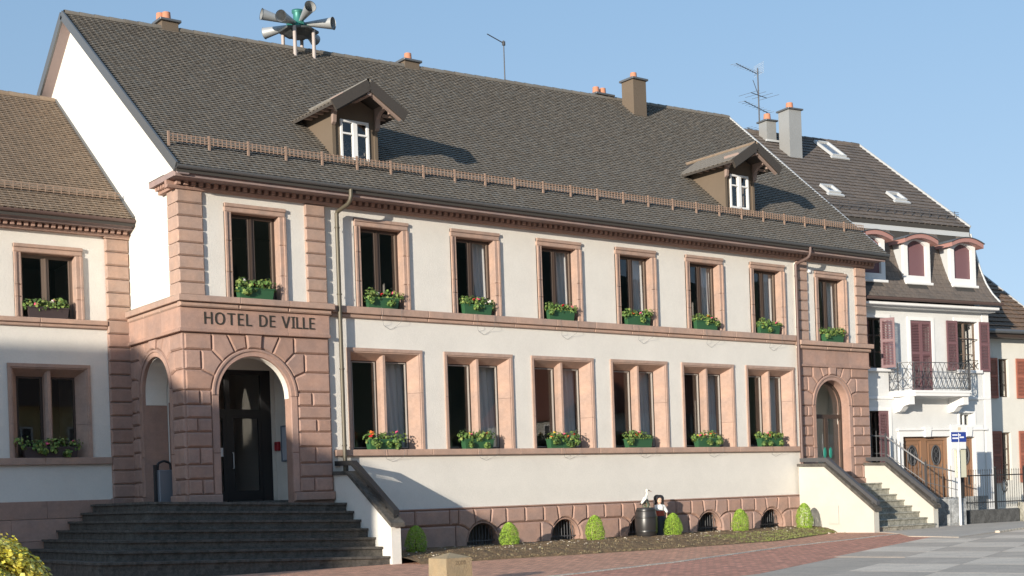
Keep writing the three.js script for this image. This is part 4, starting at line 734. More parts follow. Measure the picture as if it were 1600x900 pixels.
  const RP = (x, s) => new THREE.Vector3(x, ey + (ry - ey) * s, ez + (rz - ez) * s);
  tileSlope(rf, RP, X0 - .85, X1 - .02, 25, .29, { geo: tileGeo(.29, .30, .034, .014, .06), mats: M.slateN, base: M.slateN[1], individual: 0, seed: 72 });
  const rg = lathe([[0.12, 0], [0.125, 0.02], [0.11, 0.42], [0.105, 0.44]], 12); rg.rotateZ(-Math.PI / 2);
  for (let k = 0; k < 18; k++) part('ridge_tile', rg, pick(M.slateN), rf, [X0 - .85 + k * .42, ry, rz]);
  part('verge_trim', bar([X1 + .02, ey + .03, ez], [X1 + .02, ry + .03, rz], .07, .14), M.zincPale, rf);
  { const g = []; for (let i = 0; i < 15; i++) g.push(box(X0 + .1 + i * .45, X0 + .12 + i * .45, -.1, .22, -.01, .01)); for (const y of [.05, .12, .19]) g.push(box(X0, X1 - .1, y - .008, y + .008, -.008, .008)); const p = RP(0, .08); part('snow_guard', merge(g), M.ironGrey, nb, [0, p.y + .12, p.z + .05]); }
  // chimneys and roof lights
  const ch = (x, d, w, yb, yt) => { const m = std(L(.42, .42, .41), { metalness: .35, roughness: .5, map: plasterMap }); part('chimney', box(x - w / 2, x + w / 2, yb, yt, d - w / 2, d + w / 2), m, rf); part('chimney_cap', block(x - w / 2 - .07, x + w / 2 + .07, yt + .001, yt + .06, d - w / 2 - .07, d + w / 2 + .07, .01), M.zinc, rf); part('chimney_pot', cyl(.15, .13, .28).translate(x, yt + .06, d), M.terracotta, rf); part('chimney_flashing', box(x - w / 2 - .08, x + w / 2 + .1, yb + .42, yb + .5, d + w / 2, d + w / 2 + .08), M.zincPale, rf); };
  ch(1.5, -5.0, .62, 13.5, 16.05); ch(1.2, -6.0, .48, 14.6, 15.85);
  const light = (x, s, w, h) => { const p = RP(x, s), ang = -Math.atan2(ry - ey, ez - rz); const o = part('roof_light', merge(sashRail(-w / 2, w / 2, 0, h, 0, .1, .07)), M.zincPale, rf, [p.x, p.y + .06, p.z + .05], [ang - Math.PI / 2 + Math.PI, 0, 0]); o.rotation.set(-(Math.PI / 2 - Math.atan2(ry - ey, ez - rz)), 0, 0); part('pane', box(-w / 2 + .06, w / 2 - .06, .06, h - .06, .03, .05), M.glass, o); part('flashing', box(-w / 2 - .1, w / 2 + .1, -.14, -.005, -.02, .03), M.zincPale, o); };
  light(4.05, .76, .75, 1.35); light(.98, .245, .6, .62); light(4.3, .24, .62, .62);
  // three arched dormers
  for (const c of [0.72, 2.96, 5.32]) {
    const y0 = 8.62, y1 = 10.12, hw = .66, zf = -.02;
    const topA = (r, yy, n = 10) => Array.from({ length: n + 1 }, (_, i) => { const u = 1 - 2 * i / n; return [c + r * u, yy + .2 * (1 - u * u)]; });
    const dm = part('dormer', extrude([[c - hw, y0], [c + hw, y0], ...topA(hw, y1)], zf - .12, zf, [[[c - .46, y0 + .26], [c + .46, y0 + .26], ...topA(.46, y1 - .14)]]), M.nTrim, nb);
    for (const s of [-1, 1]) { const g = new THREE.ExtrudeGeometry(shapeOf([[zf - .12, y0 + .05], [zf - .12, y1], [-1.0, y1], [-.75, 10.3], [-.3, y0 + .4]]), { depth: .05, bevelEnabled: false }); g.rotateY(-Math.PI / 2); g.translate(c + s * (hw - .03) + .025, 0, 0); part('dormer_cheek', uvBox(g), M.zincPale, dm); }
    part('blind', extrude([[c - .46, y0 + .26], [c + .46, y0 + .26], ...topA(.46, y1 - .14)], zf - .16, zf - .1), M.shutter, dm);
    const hd = [...topA(hw + .17, y1 + .05), ...topA(hw + .17, y1 - .1).reverse()];
    part('dormer_hood', extrude(hd, -1.1, zf + .26), std(L(.36, .19, .165), { roughness: .6 }), dm); part('hood_sheet', extrude([...topA(hw + .2, y1 + .08), ...topA(hw + .2, y1 + .051).reverse()], -1.15, zf + .3), M.zinc, dm);
    part('dormer_sill', block(c - hw - .02, c + hw + .05, y0 - .08, y0 + .02, zf - .1, zf + .1, .02), M.nTrim, dm);
  }
}
// ------------------------------------------------------------------ house beyond, cut by the picture's edge
{
  const h = atNeighbour(thing('far_house', 'pale house with brown tiled roof and red brown shutters at the right edge', 'house')), d = -1.5, X0 = 6.6, X1 = 11.3;
  const op = [[7.55, 8.0, 4.6, 6.12], [8.72, 9.28, 4.6, 6.12], [10.3, 10.85, 4.6, 6.12], [7.6, 8.1, 1.3, 3.2], [8.74, 9.3, 1.3, 3.2], [10.3, 10.9, 1.3, 3.2]];
  part('wall', extrude([[X0, -.3], [X1, -.3], [X1, 6.95], [X0, 6.95]], d - .3, d, op.map(([a, b, c, e]) => rect(a, b, c, e))), std(L(.72, .70, .64), { map: plasterMap }), h);
  part('end_wall', box(X1 - .3, X1, -.3, 6.95, d - 8, d - .31), M.plaster, h); part('back_wall', box(X0, X1, -.3, 6.95, d - 8.3, d - 8), M.plaster, h); part('end_wall', box(X0, X0 + .2, -.3, 6.95, d - 8, d - .31), M.plaster, h); part('partition', box(X0 + .22, X1 - .32, -.2, 6.9, d - 3, d - 2.9), M.room, h);
  part('ceiling', box(X0 + .22, X1 - .32, 6.85, 6.94, d - 2.8, d - .32), M.room, h);
  op.forEach(([a, b, c, e], i) => { const z = d - .15, w = part('window', merge([...sashRail(a, b, c, e, z - .03, z + .03, .05), box((a + b) / 2 - .025, (a + b) / 2 + .025, c + .05, e - .05, z - .03, z + .03), ...[1, 2].map((k) => box(a + .05, b - .05, c + (e - c) * k / 3 - .015, c + (e - c) * k / 3 + .015, z - .02, z + .02))]), i < 3 ? M.wood : M.woodLight, h); part('pane', box(a + .04, b - .04, c + .04, e - .04, z - .01, z - .004), M.glass, w); });
  const sm = std(L(.36, .13, .085), { roughness: .6 }); for (const [a, y0, y1] of [[9.66, 4.55, 6.14], [9.7, 1.2, 3.25], [8.05, 4.55, 6.14], [8.15, 1.2, 3.25]]) shutter(h, a, a + .55, y0, y1, d + .03, 0, sm);
  part('eave', box(X0, X1 + .2, 6.9, 7.05, d - .1, d + .5), M.wood, h);
  { const g = new THREE.CylinderGeometry(.08, .08, X1 - X0 + .3, 10).rotateZ(Math.PI / 2).translate((X0 + X1) / 2 + .1, 7.13, d + .55); part('gutter', g, M.zinc, h); }
  const ez = d + .5, ey = 7.15, rz = d - 4.2, ry = 10.9, A = X0 - .2, B = X1 + .2, t = .14, q = (x, y, z) => [x, y, z];
  const rf = prismRoof([q(A, ey, ez), q(B, ey, ez), q(B, ry, rz), q(A, ry, rz), q(A, ey - t, ez), q(B, ey - t, ez), q(B, ry - t, rz), q(A, ry - t, rz)], M.roofDeck, 'roof', h);
  prismRoof([q(B, ey, 2 * rz - ez), q(A, ey, 2 * rz - ez), q(A, ry - .002, rz), q(B, ry - .002, rz), q(B, ey - t, 2 * rz - ez), q(A, ey - t, 2 * rz - ez), q(A, ry - t, rz), q(B, ry - t, rz)], M.roofDeck, 'rear_roof', h);
  part('gable', extrude([[2 * rz - ez + .5, 6.95], [ez - .5, 6.95], [rz, ry - .3]], -X1, -X1 + .25).applyMatrix4(toSide), M.plaster, h);
  const brv = variants([.25, .16, .105], 4, .18, { map: tileMap }, 66);
  tileSlope(rf, (x, s) => new THREE.Vector3(x, ey + (ry - ey) * s, ez + (rz - ez) * s), A + .02, B - .02, 18, .24, { geo: tileGeo(.24, .34, .045, .014, .1), mats: brv, base: brv[0], individual: 0, seed: 73 });
  part('verge_trim', bar([B + .02, ey, ez], [B + .02, ry, rz], .05, .14), M.zincPale, rf);
}
// ------------------------------------------------------------------ front garden fence, stone post, sign, yard steps railing
{
  const f = atNeighbour(thing('iron_fence', 'black spiked iron fence on a low wall before the white house', 'fence')), d = 2.25;
  const bars = (a, b) => { const g = []; for (let x = a + .07; x < b; x += .115) { g.push(cyl(.009, .009, 1.3, 5).translate(x, .36, d)); g.push(new THREE.ConeGeometry(.018, .08, 5).translate(x, 1.7, d).toNonIndexed()); } for (const y of [.55, 1.5]) g.push(box(a, b, y - .02, y + .02, d - .012, d + .012)); return merge(g); };
  for (const [a, b] of [[2.45, 4.0], [4.15, 5.5], [5.6, 6.9], [7.0, 8.3]]) part('fence_panel', bars(a, b), M.iron, f);
  for (const x of [2.42, 4.06, 5.55, 6.95]) part('post', merge([box(x - .035, x + .035, -.2, 1.72, d - .035, d + .035), new THREE.SphereGeometry(.05, 8, 6).translate(x, 1.76, d)]), M.iron, f);
  part('low_wall', block(2.6, 5.15, -.3, .3, d - .1, d + .08, .02), std(L(.10, .10, .10), { map: roughStone }), f); part('low_wall', block(5.75, 8.4, -.3, .34, d - .1, d + .08, .02), std(L(.13, .13, .13), { map: roughStone }), f);
  part('wall_pier', block(5.3, 5.72, -.3, .5, d - .14, d + .14, .02), M.stairPale, f);
  for (const [x, y] of [[4.5, 1.1], [5.8, 1.15], [6.4, 1.15]]) part('scroll_ornament', merge([tube(Array.from({ length: 14 }, (_, i) => [x + .13 * Math.cos(i * .45), y + .22 * Math.sin(i * .45), d + .02]), .02, 30, 5), tube([[x - .1, y - .3, d + .02], [x + .1, y, d + .02], [x - .1, y + .3, d + .02]], .016, 12, 5)]), M.iron, f);
  // sloping railing beside the stair wall
  const rl = atNeighbour(thing('stair_railing', 'grey iron railing sloping down beside the far white stair wall', 'railing')), g = [], P = [[-.05, 3.05, .25], [.55, 3.0, .55], [1.35, 1.95, 1.6], [2.35, 1.62, 2.2]];
  for (let k = 0; k < 3; k++) {
    const [a, b] = [P[k], P[k + 1]], low = (q) => [q[0], q[1] - .62, q[2]];
    part('rail', merge([bar(a, b, .035, .045), bar(low(a), low(b), .022)]), M.ironGrey, rl);
    const n = Math.round(Math.hypot(b[0] - a[0], b[1] - a[1], b[2] - a[2]) / .16), bg = []; for (let i = 0; i <= n; i++) { const t = i / n, x = a[0] + (b[0] - a[0]) * t, y = a[1] + (b[1] - a[1]) * t, z = a[2] + (b[2] - a[2]) * t; bg.push(cyl(.011, .011, 1.2, 5).translate(x, y - 1.02, z)); }
    part('balusters', merge(bg), M.ironGrey, rl);
  }
  for (const q of P) part('post', box(q[0] - .03, q[0] + .03, q[1] - 1.4, q[1] + .1, q[2] - .03, q[2] + .03), M.ironGrey, rl);
  const sp = thing('stone_post', 'squat grey granite post at the foot of the stair railing', 'post'); atNeighbour(sp);
  part('shaft', block(1.2, 2.05, -.3, .73, 2.2, 2.75, .03), std(L(.42, .43, .44), { map: roughStone, bumpMap: grainBump, bumpScale: .01 }), sp);
  part('inset_panel', block(1.34, 1.92, -.1, .55, 2.752, 2.765, .006), std(L(.47, .48, .49), { map: roughStone }), sp);
}
{ // bus stop sign
  const b = atNeighbour(thing('bus_stop_sign', 'white pole with white and blue bus stop plate on the footway', 'sign', [0, 0, 0])), x = 1.52, d = 2.95;
  part('pole', cyl(.045, .04, 3.15, 12).translate(x, -.18, d), M.whitePaint, b);
  part('plate', block(x - .36, x + .36, 2.42, 3.25, d - .02, d + .03, .012), std(L(.72, .73, .72), { roughness: .4 }), b);
  part('blue_panel', block(x - .36, x + .362, 2.66, 3.0, d + .031, d + .036, .002), std(L(.025, .055, .27), { roughness: .4 }), b);
  const wp = std(L(.75, .76, .8)); for (const [a, c, y] of [[-.3, -.05, 2.9], [.0, .1, 2.9], [-.3, -.02, 2.79], [.04, .25, 2.82]]) part('lettering', box(x + a, x + c, y - .025, y + .025, d + .0365, d + .038), wp, b);
  part('crest', box(x - .02, x + .12, 3.06, 3.16, d + .031, d + .033), std(L(.6, .5, .35)), b);
  part('timetable', block(x - .1, x + .42, 1.45, 2.4, d - .1, d - .05, .01), std(L(.55, .54, .42), { roughness: .4 }), b);
  for (let k = 0; k < 5; k++) part('clip', box(x - .02, x + .1, 1.6 + k * .18, 1.63 + k * .18, d - .05, d - .02), M.iron, b);
}
// ------------------------------------------------------------------ plants
function leafCloud(n, place, seed, size, tones, opt = {}) {   // small lobed leaves, each its own faces
  const r = rngOf(seed), pos = [], col = [];
  for (let k = 0; k < n; k++) {
    const { p, nrm } = place(r, k), s = size * (0.6 + 0.8 * r()), q = new THREE.Quaternion().setFromUnitVectors(new THREE.Vector3(0, 0, 1), new THREE.Vector3(nrm[0] + (r() - .5) * 1.1, nrm[1] + (r() - .5) * 1.1, nrm[2] + (r() - .5) * 1.1).normalize());
    const spin = r() * 6.28, sides = opt.sides || 5, pts = []; for (let i = 0; i < sides; i++) { const a = spin + i * 6.2832 / sides, rad = s * (opt.thin && i % 2 ? opt.thin : 1) * (0.75 + 0.4 * r()); pts.push(new THREE.Vector3(Math.cos(a) * rad, Math.sin(a) * rad, (r() - .5) * s * .5).applyQuaternion(q)); }
    const t = tones[(r() * tones.length) | 0], b = 0.75 + 0.5 * r();
    for (let i = 1; i < sides - 1; i++) for (const v of [pts[0], pts[i], pts[i + 1]]) { pos.push(p[0] + v.x, p[1] + v.y, p[2] + v.z); col.push(t[0] * b, t[1] * b, t[2] * b); }
  }
  const g = new THREE.BufferGeometry(); g.setAttribute('position', new THREE.Float32BufferAttribute(pos, 3)); g.setAttribute('color', new THREE.Float32BufferAttribute(col, 3)); g.computeVertexNormals(); return g;
}
M.leaf = new THREE.MeshPhysicalMaterial({ vertexColors: true, roughness: 0.7, side: THREE.DoubleSide, transmission: 0.18, thickness: 0 });
M.boxGreen = std(L(0.03, 0.10, 0.042), { roughness: 0.55 });
M.boxDark = std(L(0.05, 0.035, 0.035), { roughness: 0.6 });
const flowerM = { red: std(L(0.55, 0.02, 0.03), { roughness: .7 }), pink: std(L(0.75, 0.12, 0.22), { roughness: .7 }), orange: std(L(0.75, 0.18, 0.04), { roughness: .7 }), yellow: std(L(0.75, 0.5, 0.06), { roughness: .7 }), white: std(L(0.75, 0.72, 0.68), { roughness: .7 }) };
function flowerGeo(seed) { const r = rngOf(seed), g = []; for (let i = 0; i < 9; i++) { const s = new THREE.IcosahedronGeometry(.018 + .008 * r(), 0); s.scale(1, .7, 1); s.translate((r() - .5) * .075, (r() - .5) * .055, (r() - .5) * .075); g.push(ni(s)); } return merge(g); }
const flGeo = [1, 2, 3].map(flowerGeo);
function planter(label, x, y, z, seed, o = {}) {
  const r = rngOf(seed), w = o.w || 0.94, h = 0.25, d = 0.22, t = thing('flower_box', label, 'flower box', [x, y, z], 'flower boxes on the window sills');
  const tub = new THREE.BoxGeometry(w, h, d, 1, 1, 1); { const p = tub.attributes.position; for (let i = 0; i < p.count; i++) if (p.getY(i) < 0) { p.setX(i, p.getX(i) * .93); p.setZ(i, p.getZ(i) * .82); } } tub.translate(0, h / 2, 0);
  part('tub', uvBox(tub), o.mat || M.boxGreen, t); part('rim', merge(sashRail(-w / 2 - .012, w / 2 + .012, -d / 2 - .012, d / 2 + .012, 0, .03, .02)).rotateX(-Math.PI / 2).translate(0, h - .012, 0), o.mat || M.boxGreen, t);
  part('soil', box(-w / 2 + .02, w / 2 - .02, h - .06, h - .02, -d / 2 + .02, d / 2 - .02), M.soil, t);
  const clumps = Array.from({ length: 7 }, (_, i) => [(-.44 + .88 * i / 6 + (r() - .5) * .1) * w * 1.05, h + .04 + r() * .1, (r() - .35) * .16, .09 + .07 * r()]);
  if (o.trail) for (let i = 0; i < o.trail; i++) clumps.push([(r() - .5) * w, h - .04 - .12 * r(), d / 2 + .04, .07]);
  const tones = [[0.10, 0.19, 0.035], [0.15, 0.25, 0.05], [0.24, 0.30, 0.07], [0.07, 0.14, 0.03]];
  part('foliage', leafCloud(o.n || 420, (q) => { const c = clumps[(q() * clumps.length) | 0], a = q() * 6.28, b = Math.acos(2 * q() - 1), rad = c[3] * Math.cbrt(q()) * 1.25, nn = [Math.sin(b) * Math.cos(a), Math.cos(b), Math.sin(b) * Math.sin(a)]; return { p: [c[0] + nn[0] * rad * 1.15, c[1] + nn[1] * rad, c[2] + nn[2] * rad], nrm: [nn[0], nn[1] + .4, nn[2] + .25] }; }, seed, .034, tones), M.leaf, t);
  for (let i = 0; i < (o.flowers || 4); i++) { const kind = (o.kinds || ['red', 'pink', 'white'])[i % (o.kinds || [1, 1, 1]).length]; part('flower', flGeo[i % 3], flowerM[kind], t, [(r() - .5) * w * .95, h + .07 + .14 * r(), .02 + .13 * r()]); }
  if (o.hose !== false) { const k = y > 5 ? 1.75 : 1, zf = .165 - z; part('watering_hose', tube([[-.1, .01, zf], [-.07, -.19 * k, zf], [.04, -.25 * k, .03 - z], [.24, -.29 * k - .03, .022 - z], [.42, -.25 * k, .03 - z], [.5, -.19 * k, zf], [.52, .01, zf]], .0038, 40, 4), M.zinc, t); }
}
const upN = ['directly above the sign over the big arch', 'beside the left downpipe on the upper floor', 'third from the left on the upper floor', 'fourth from the left on the upper floor', 'fifth from the left on the upper floor', 'sixth from the left on the upper floor', 'last before the right downpipe on the upper floor', 'above the far arched door'];
const boxShift = [-.1, -.06, -.03, -.03, -.02, -.04, -.04, -.05];
UP.forEach((x, i) => planter('green flower box with ' + (i < 3 ? 'red geraniums ' : 'leafy geraniums ') + upN[i], x + UW / 2 + boxShift[i], i === 7 ? 6.19 : 6.352, i === 0 || i === 7 ? .13 : .02, 300 + i, { flowers: i < 3 ? 3 : 2, kinds: i < 4 ? ['red', 'pink', 'white'] : ['pink', 'orange'], n: 520, trail: i === 1 ? 3 : i === 0 ? 2 : 1, hose: i !== 0 && i !== 7 }));
const grN = ['nearest the entrance steps', 'second from the entrance steps', 'third from the entrance steps', 'fourth from the entrance steps', 'fifth from the entrance steps', 'beside the right downpipe'];
GR.forEach((x, i) => planter('green flower box with mixed blooms on the ground floor sill, ' + grN[i], x + GW / 2 - .1, 2.666, -.03, 320 + i, { flowers: 5, kinds: ['orange', 'yellow', 'red', 'pink'], n: 560, trail: [6, 2, 5, 2, 4, 3][i], w: 0.98 }));
planter('dark flower box with pink blooms on the upper sill of the left wing', -2.1, 6.102, WZ - .02, 340, { mat: M.boxDark, flowers: 4, kinds: ['white', 'pink'], w: 1.0, hose: false });
planter('shaded flower box on the ground floor sill of the left wing', -2.15, 2.666, WZ - .02, 341, { mat: M.boxDark, flowers: 2, kinds: ['pink'], w: 1.35, n: 700, trail: 6, hose: false });
// dwarf conifers along the plinth
{
  const tones = [[0.26, 0.42, 0.03], [0.34, 0.52, 0.045], [0.19, 0.31, 0.03], [0.40, 0.55, 0.07]];
  const place = (q) => { const v = q(), a = q() * 6.28, h = v * .8, prof = (v > .3 ? .3 * Math.sqrt(Math.max(0, 1 - ((v - .3) / .7) ** 2)) * (1 - .12 * v) : .3 * (.78 + .22 * v / .3)) * (1 + .05 * Math.sin(a * 3 + v * 9)), rad = prof * Math.sqrt(.6 + .4 * q()); return { p: [Math.cos(a) * rad, .03 + h * 1.0, Math.sin(a) * rad], nrm: [Math.cos(a), .75, Math.sin(a)] }; };
  const geos = [401, 402, 403].map((s) => leafCloud(5200, place, s, .02, tones, { sides: 4, thin: .35 }));
  const trunk = cyl(.035, .02, .5, 7), tm = std(L(.12, .08, .05));
  [[8.58, 'right of the first cellar arch', 0], [11.59, 'between the second and third cellar arches', 1], [14.62, 'in front of the painted figure', 2], [17.46, 'right of the fourth cellar arch', 0], [20.4, 'by the wall of the right steps', 1], [5.35, 'in the shade behind the white stair wall', 2]].forEach(([x, where, k], i) => {
    const t = thing('dwarf_conifer', 'small bright green conifer ' + where, 'conifer', [x, -.04, i === 5 ? 1.6 : 1.2], 'clipped conifers along the plinth'); t.rotation.y = i * 1.3; t.scale.set(.98 + .05 * (i % 2), (.86 + .05 * ((i * 2) % 3 - 1)) * (i === 3 || i === 4 ? 1.1 : 1), .98);
    part('trunk', trunk, tm, t); part('crown', geos[k], M.leaf, t);
  });
}
{ // yellow shrub in the lower left corner
  const t = thing('yellow_shrub', 'rounded golden leaved shrub in the lower left corner', 'shrub', [-7.3, -.22, 9.5]);
  const tones = [[0.66, 0.58, 0.06], [0.78, 0.68, 0.10], [0.55, 0.50, 0.05], [0.82, 0.72, 0.20], [0.34, 0.34, 0.05]];
  part('crown', leafCloud(9000, (q) => { const a = q() * 6.28, b = Math.acos(1 - 1.05 * q()), nn = [Math.sin(b) * Math.cos(a), Math.cos(b), Math.sin(b) * Math.sin(a)], lump = 1 + .09 * Math.sin(a * 5 + b * 4) + .06 * Math.sin(a * 11 + b * 9), rad = (.72 + .28 * Math.sqrt(q())) * lump; return { p: [nn[0] * rad * .95, .12 + nn[1] * rad * 1.06, nn[2] * rad * .95], nrm: [nn[0], nn[1] + .3, nn[2]] }; }, 501, .035, tones, { sides: 5 }), M.leaf, t);
  const br = []; for (let i = 0; i < 14; i++) { const a = i * .9; br.push(tube([[0, 0, 0], [Math.cos(a) * .4, .4, Math.sin(a) * .4], [Math.cos(a) * .8, .75, Math.sin(a) * .75]], .012, 8, 5)); } part('stems', merge(br), std(L(.14, .1, .06)), t);
}
// ------------------------------------------------------------------ siren on the ridge
{
  const x = 7.0, yb = ridgeY(7), t = thing('siren', 'eight horn warning siren on a four legged stand astride the ridge', 'siren', [x, yb - .3, RZ]);
  const leg = std(L(.42, .36, .33), { roughness: .6 }), green = std(L(.045, .20, .165), { roughness: .45, metalness: .3 }), horn = new THREE.MeshStandardMaterial({ color: L(.36, .37, .37), roughness: .55, metalness: .25, side: THREE.DoubleSide });
  for (const [dx, dz] of [[-.35, .5], [.3, .5], [-.35, -.45], [.3, -.45]]) { const l = part('leg', merge([cyl(.06, .055, 1.0, 10).translate(dx, -.12, dz * .8), tube([[dx, -.1, dz * .8], [dx, -.3, dz * .95], [dx + .02, -.46, dz * 1.3]], .085, 10, 10)]), leg, t); part('collar', lathe([[.06, 0], [.09, 0], [.09, .07], [.06, .07]], 12).translate(dx, -.14, dz * .8), leg, l); }
  part('platform', merge([new THREE.CylinderGeometry(.62, .62, .06, 6).translate(0, .86, 0), new THREE.CylinderGeometry(.5, .28, .14, 6).translate(0, .76, 0)]), std(L(.055, .06, .058), { roughness: .6 }), t);
  part('motor_housing', lathe([[0, .89], [.42, .89], [.42, .95], [.26, 1.02], [.24, 1.12], [.15, 1.2], [.15, 1.42], [.19, 1.45], [.19, 1.52], [0, 1.53]], 20), green, t);
  for (let k = 0; k < 8; k++) {
    const a = k * Math.PI / 4 + .62, g = lathe([[.05, .2], [.09, .5], [.17, 1.16], [.183, 1.17], [.16, 1.15], [.08, .5], [.04, .2]], 18); g.rotateZ(-Math.PI / 2); g.rotateZ(k % 2 ? .14 : -.10); g.rotateY(a); g.translate(0, 1.1, 0);
    part('horn', g, horn, t); part('horn_joint', bar([Math.cos(-a) * .15, 1.05, Math.sin(-a) * .15], [Math.cos(-a) * .36, 1.06, Math.sin(-a) * .36], .11), green, t);
  }
}
// ------------------------------------------------------------------ aerials
{
  const a = thing('rod_aerial', 'thin rod aerial standing alone on the town hall ridge', 'aerial', [14.9, ridgeY(14.9), RZ]);
  part('mast', cyl(.022, .018, 1.45, 8), M.ironGrey, a); part('arm', bar([.02, 1.35, 0], [-.78, 1.5, .12], .025), M.ironGrey, a); part('clamp', block(-.05, .05, 1.28, 1.42, -.04, .04, .01), M.ironGrey, a);
  const p = toWorld(2.0, 15.5, -6.4), b = thing('television_aerial', 'tall television aerial with several cross bars behind the white house ridge', 'aerial', [27.98, 15.4, -7.0]);
  part('mast', cyl(.03, .025, 2.85, 8), M.ironGrey, b);
  const yagi = (y, l0, l1, n, h, tilt) => { const g = [bar([-l0, y + tilt, .1], [l1, y - tilt, -.1], .022)]; for (let i = 0; i < n; i++) { const u = i / (n - 1), x = -l0 + (l0 + l1) * u; g.push(bar([x - .06, y + tilt * (1 - 2 * u), -h], [x + .06, y + tilt * (1 - 2 * u), h], .01)); } part('antenna', merge(g), M.ironGrey, b); };
  yagi(2.72, 1.35, .05, 9, .14, .06); yagi(1.75, .55, .6, 4, .5, .0); yagi(1.25, .95, .65, 9, .16, .1); yagi(.3, .85, .1, 5, .35, 0);
  const grid = []; for (let i = -3; i <= 3; i++) grid.push(bar([.05, 2.75 + i * .07, -.25], [.1, 2.75 + i * .07 + .1, .25], .008)); part('reflector', merge(grid), M.zincPale, b); part('brace', bar([0, 1.75, 0], [-.35, 2.3, .05], .018), M.ironGrey, b);
}
// ------------------------------------------------------------------ small things by the entrance
{
  const bin = thing('litter_bin', 'grey litter bin standing in the left side arch', 'bin', [-.12, 1.43, -1.05]);
  part('body', block(-.2, .2, 0, .82, -.17, .17, .02), std(L(.20, .21, .23), { metalness: .3, roughness: .5 }), bin); part('hood', tube([[-.17, .8, 0], [-.15, .98, 0], [0, 1.04, 0], [.15, .98, 0], [.17, .8, 0]], .03, 20, 6), M.iron, bin); part('bracket', box(-.26, -.2, 0, .95, -.05, .05), M.iron, bin);
  const nb = thing('notice_board', 'framed grey notice board on the right wall inside the porch', 'notice board', [3.592, 2.45, -1.82]);
  part('frame', merge(sashRail(-.2, .2, 0, .95, 0, .05, .04)).rotateY(-Math.PI / 2), std(L(.15, .18, .22)), nb); part('panel', box(-.17, .17, .04, .91, .005, .03).rotateY(-Math.PI / 2), std(L(.42, .46, .52)), nb);
  const rb = thing('letter_box', 'small red box on the porch wall beside the door', 'box', [3.592, 2.75, -2.22]);
  part('case', block(-.1, .1, 0, .24, 0, .1, .02).rotateY(-Math.PI / 2), std(L(.35, .02, .03), { roughness: .4 }), rb); part('slot', box(-.07, .07, .17, .19, .1, .104).rotateY(-Math.PI / 2), M.dark, rb);
}
{ // square sandstone bollard
  const b = thing('stone_bollard', 'square sandstone bollard carved with the year 2000 in the foreground', 'bollard', [.42, GY - .05, 10.35]); b.rotation.y = .02;
  const g = new THREE.CylinderGeometry(.385, .40, .52, 4, 1).rotateY(Math.PI / 4); const mat = std(L(.40, .305, .185), { map: stoneMap, bumpMap: grainBump, bumpScale: .01 });
  part('shaft', uvBox(g.translate(0, .26, 0)), mat, b); part('top', uvBox(new THREE.CylinderGeometry(.0, .385, .09, 4, 1).rotateY(Math.PI / 4).translate(0, .566, 0)), mat, b);
  const font = await new FontLoader().loadAsync('fonts/droid/droid_serif_regular.typeface.json'), tg = new TextGeometry('2000', { font, size: .075, depth: .004, curveSegments: 4, bevelEnabled: false }); part('carved_year', ni(tg).translate(-.09, .40, .2765), std(L(.24, .18, .11)), b);
}
// ------------------------------------------------------------------ barrel, stork and painted figure
{
  const b = thing('barrel', 'black wooden barrel with hoops standing at the plinth', 'barrel', [13.78, -.05, .95]), bm = std(L(.028, .026, .026), { roughness: .35 }); b.scale.set(.8, 1.1, .8);
  part('staves', lathe([[0, 0], [.33, 0], [.37, .12], [.405, .28], [.415, .42], [.405, .56], [.37, .72], [.335, .83], [.31, .83], [.31, .80], [0, .80]], 28), bm, b);
  for (const [y, r] of [[.05, .345], [.2, .39], [.58, .405], [.76, .36]]) part('hoop', lathe([[r - .01, y - .03], [r + .012, y - .03], [r + .008, y + .03], [r - .012, y + .03]], 28), std(L(.05, .05, .05), { metalness: .6, roughness: .35 }), b);
  part('lid', new THREE.CylinderGeometry(.31, .31, .02, 24).translate(0, .815, 0), bm, b);
}
function blob(fn, size, n, off) { // mesh a distance field over a cube of side 2*size around off
  const mc = new MarchingCubes(n, new THREE.MeshBasicMaterial(), false, false, 60000); mc.isolation = 0;
  for (let k = 0; k < n; k++) for (let j = 0; j < n; j++) for (let i = 0; i < n; i++) mc.field[k * n * n + j * n + i] = -fn((i - n / 2) / (n / 2) * size + off[0], (j - n / 2) / (n / 2) * size + off[1], (k - n / 2) / (n / 2) * size + off[2]);
  mc.update(); const c = mc.count; const g = new THREE.BufferGeometry(); g.setAttribute('position', new THREE.BufferAttribute(new Float32Array(mc.positionArray.slice(0, c * 3)), 3)); g.setAttribute('normal', new THREE.BufferAttribute(new Float32Array(mc.normalArray.slice(0, c * 3)), 3)); g.scale(size, size, size); g.translate(...off); g.computeVertexNormals(); return g;
}
const cap = (a, b, ra, rb) => (x, y, z) => { const bx = b[0] - a[0], by = b[1] - a[1], bz = b[2] - a[2], px = x - a[0], py = y - a[1], pz = z - a[2]; const t = Math.max(0, Math.min(1, (px * bx + py * by + pz * bz) / (bx * bx + by * by + bz * bz))); return Math.hypot(px - bx * t, py - by * t, pz - bz * t) - (ra + (rb - ra) * t); };
const smin = (list, k) => (x, y, z) => { let d = 1e9; for (const f of list) { const e = f(x, y, z), h = Math.max(k - Math.abs(d - e), 0) / k; d = Math.min(d, e) - h * h * k * .25; } return d; };
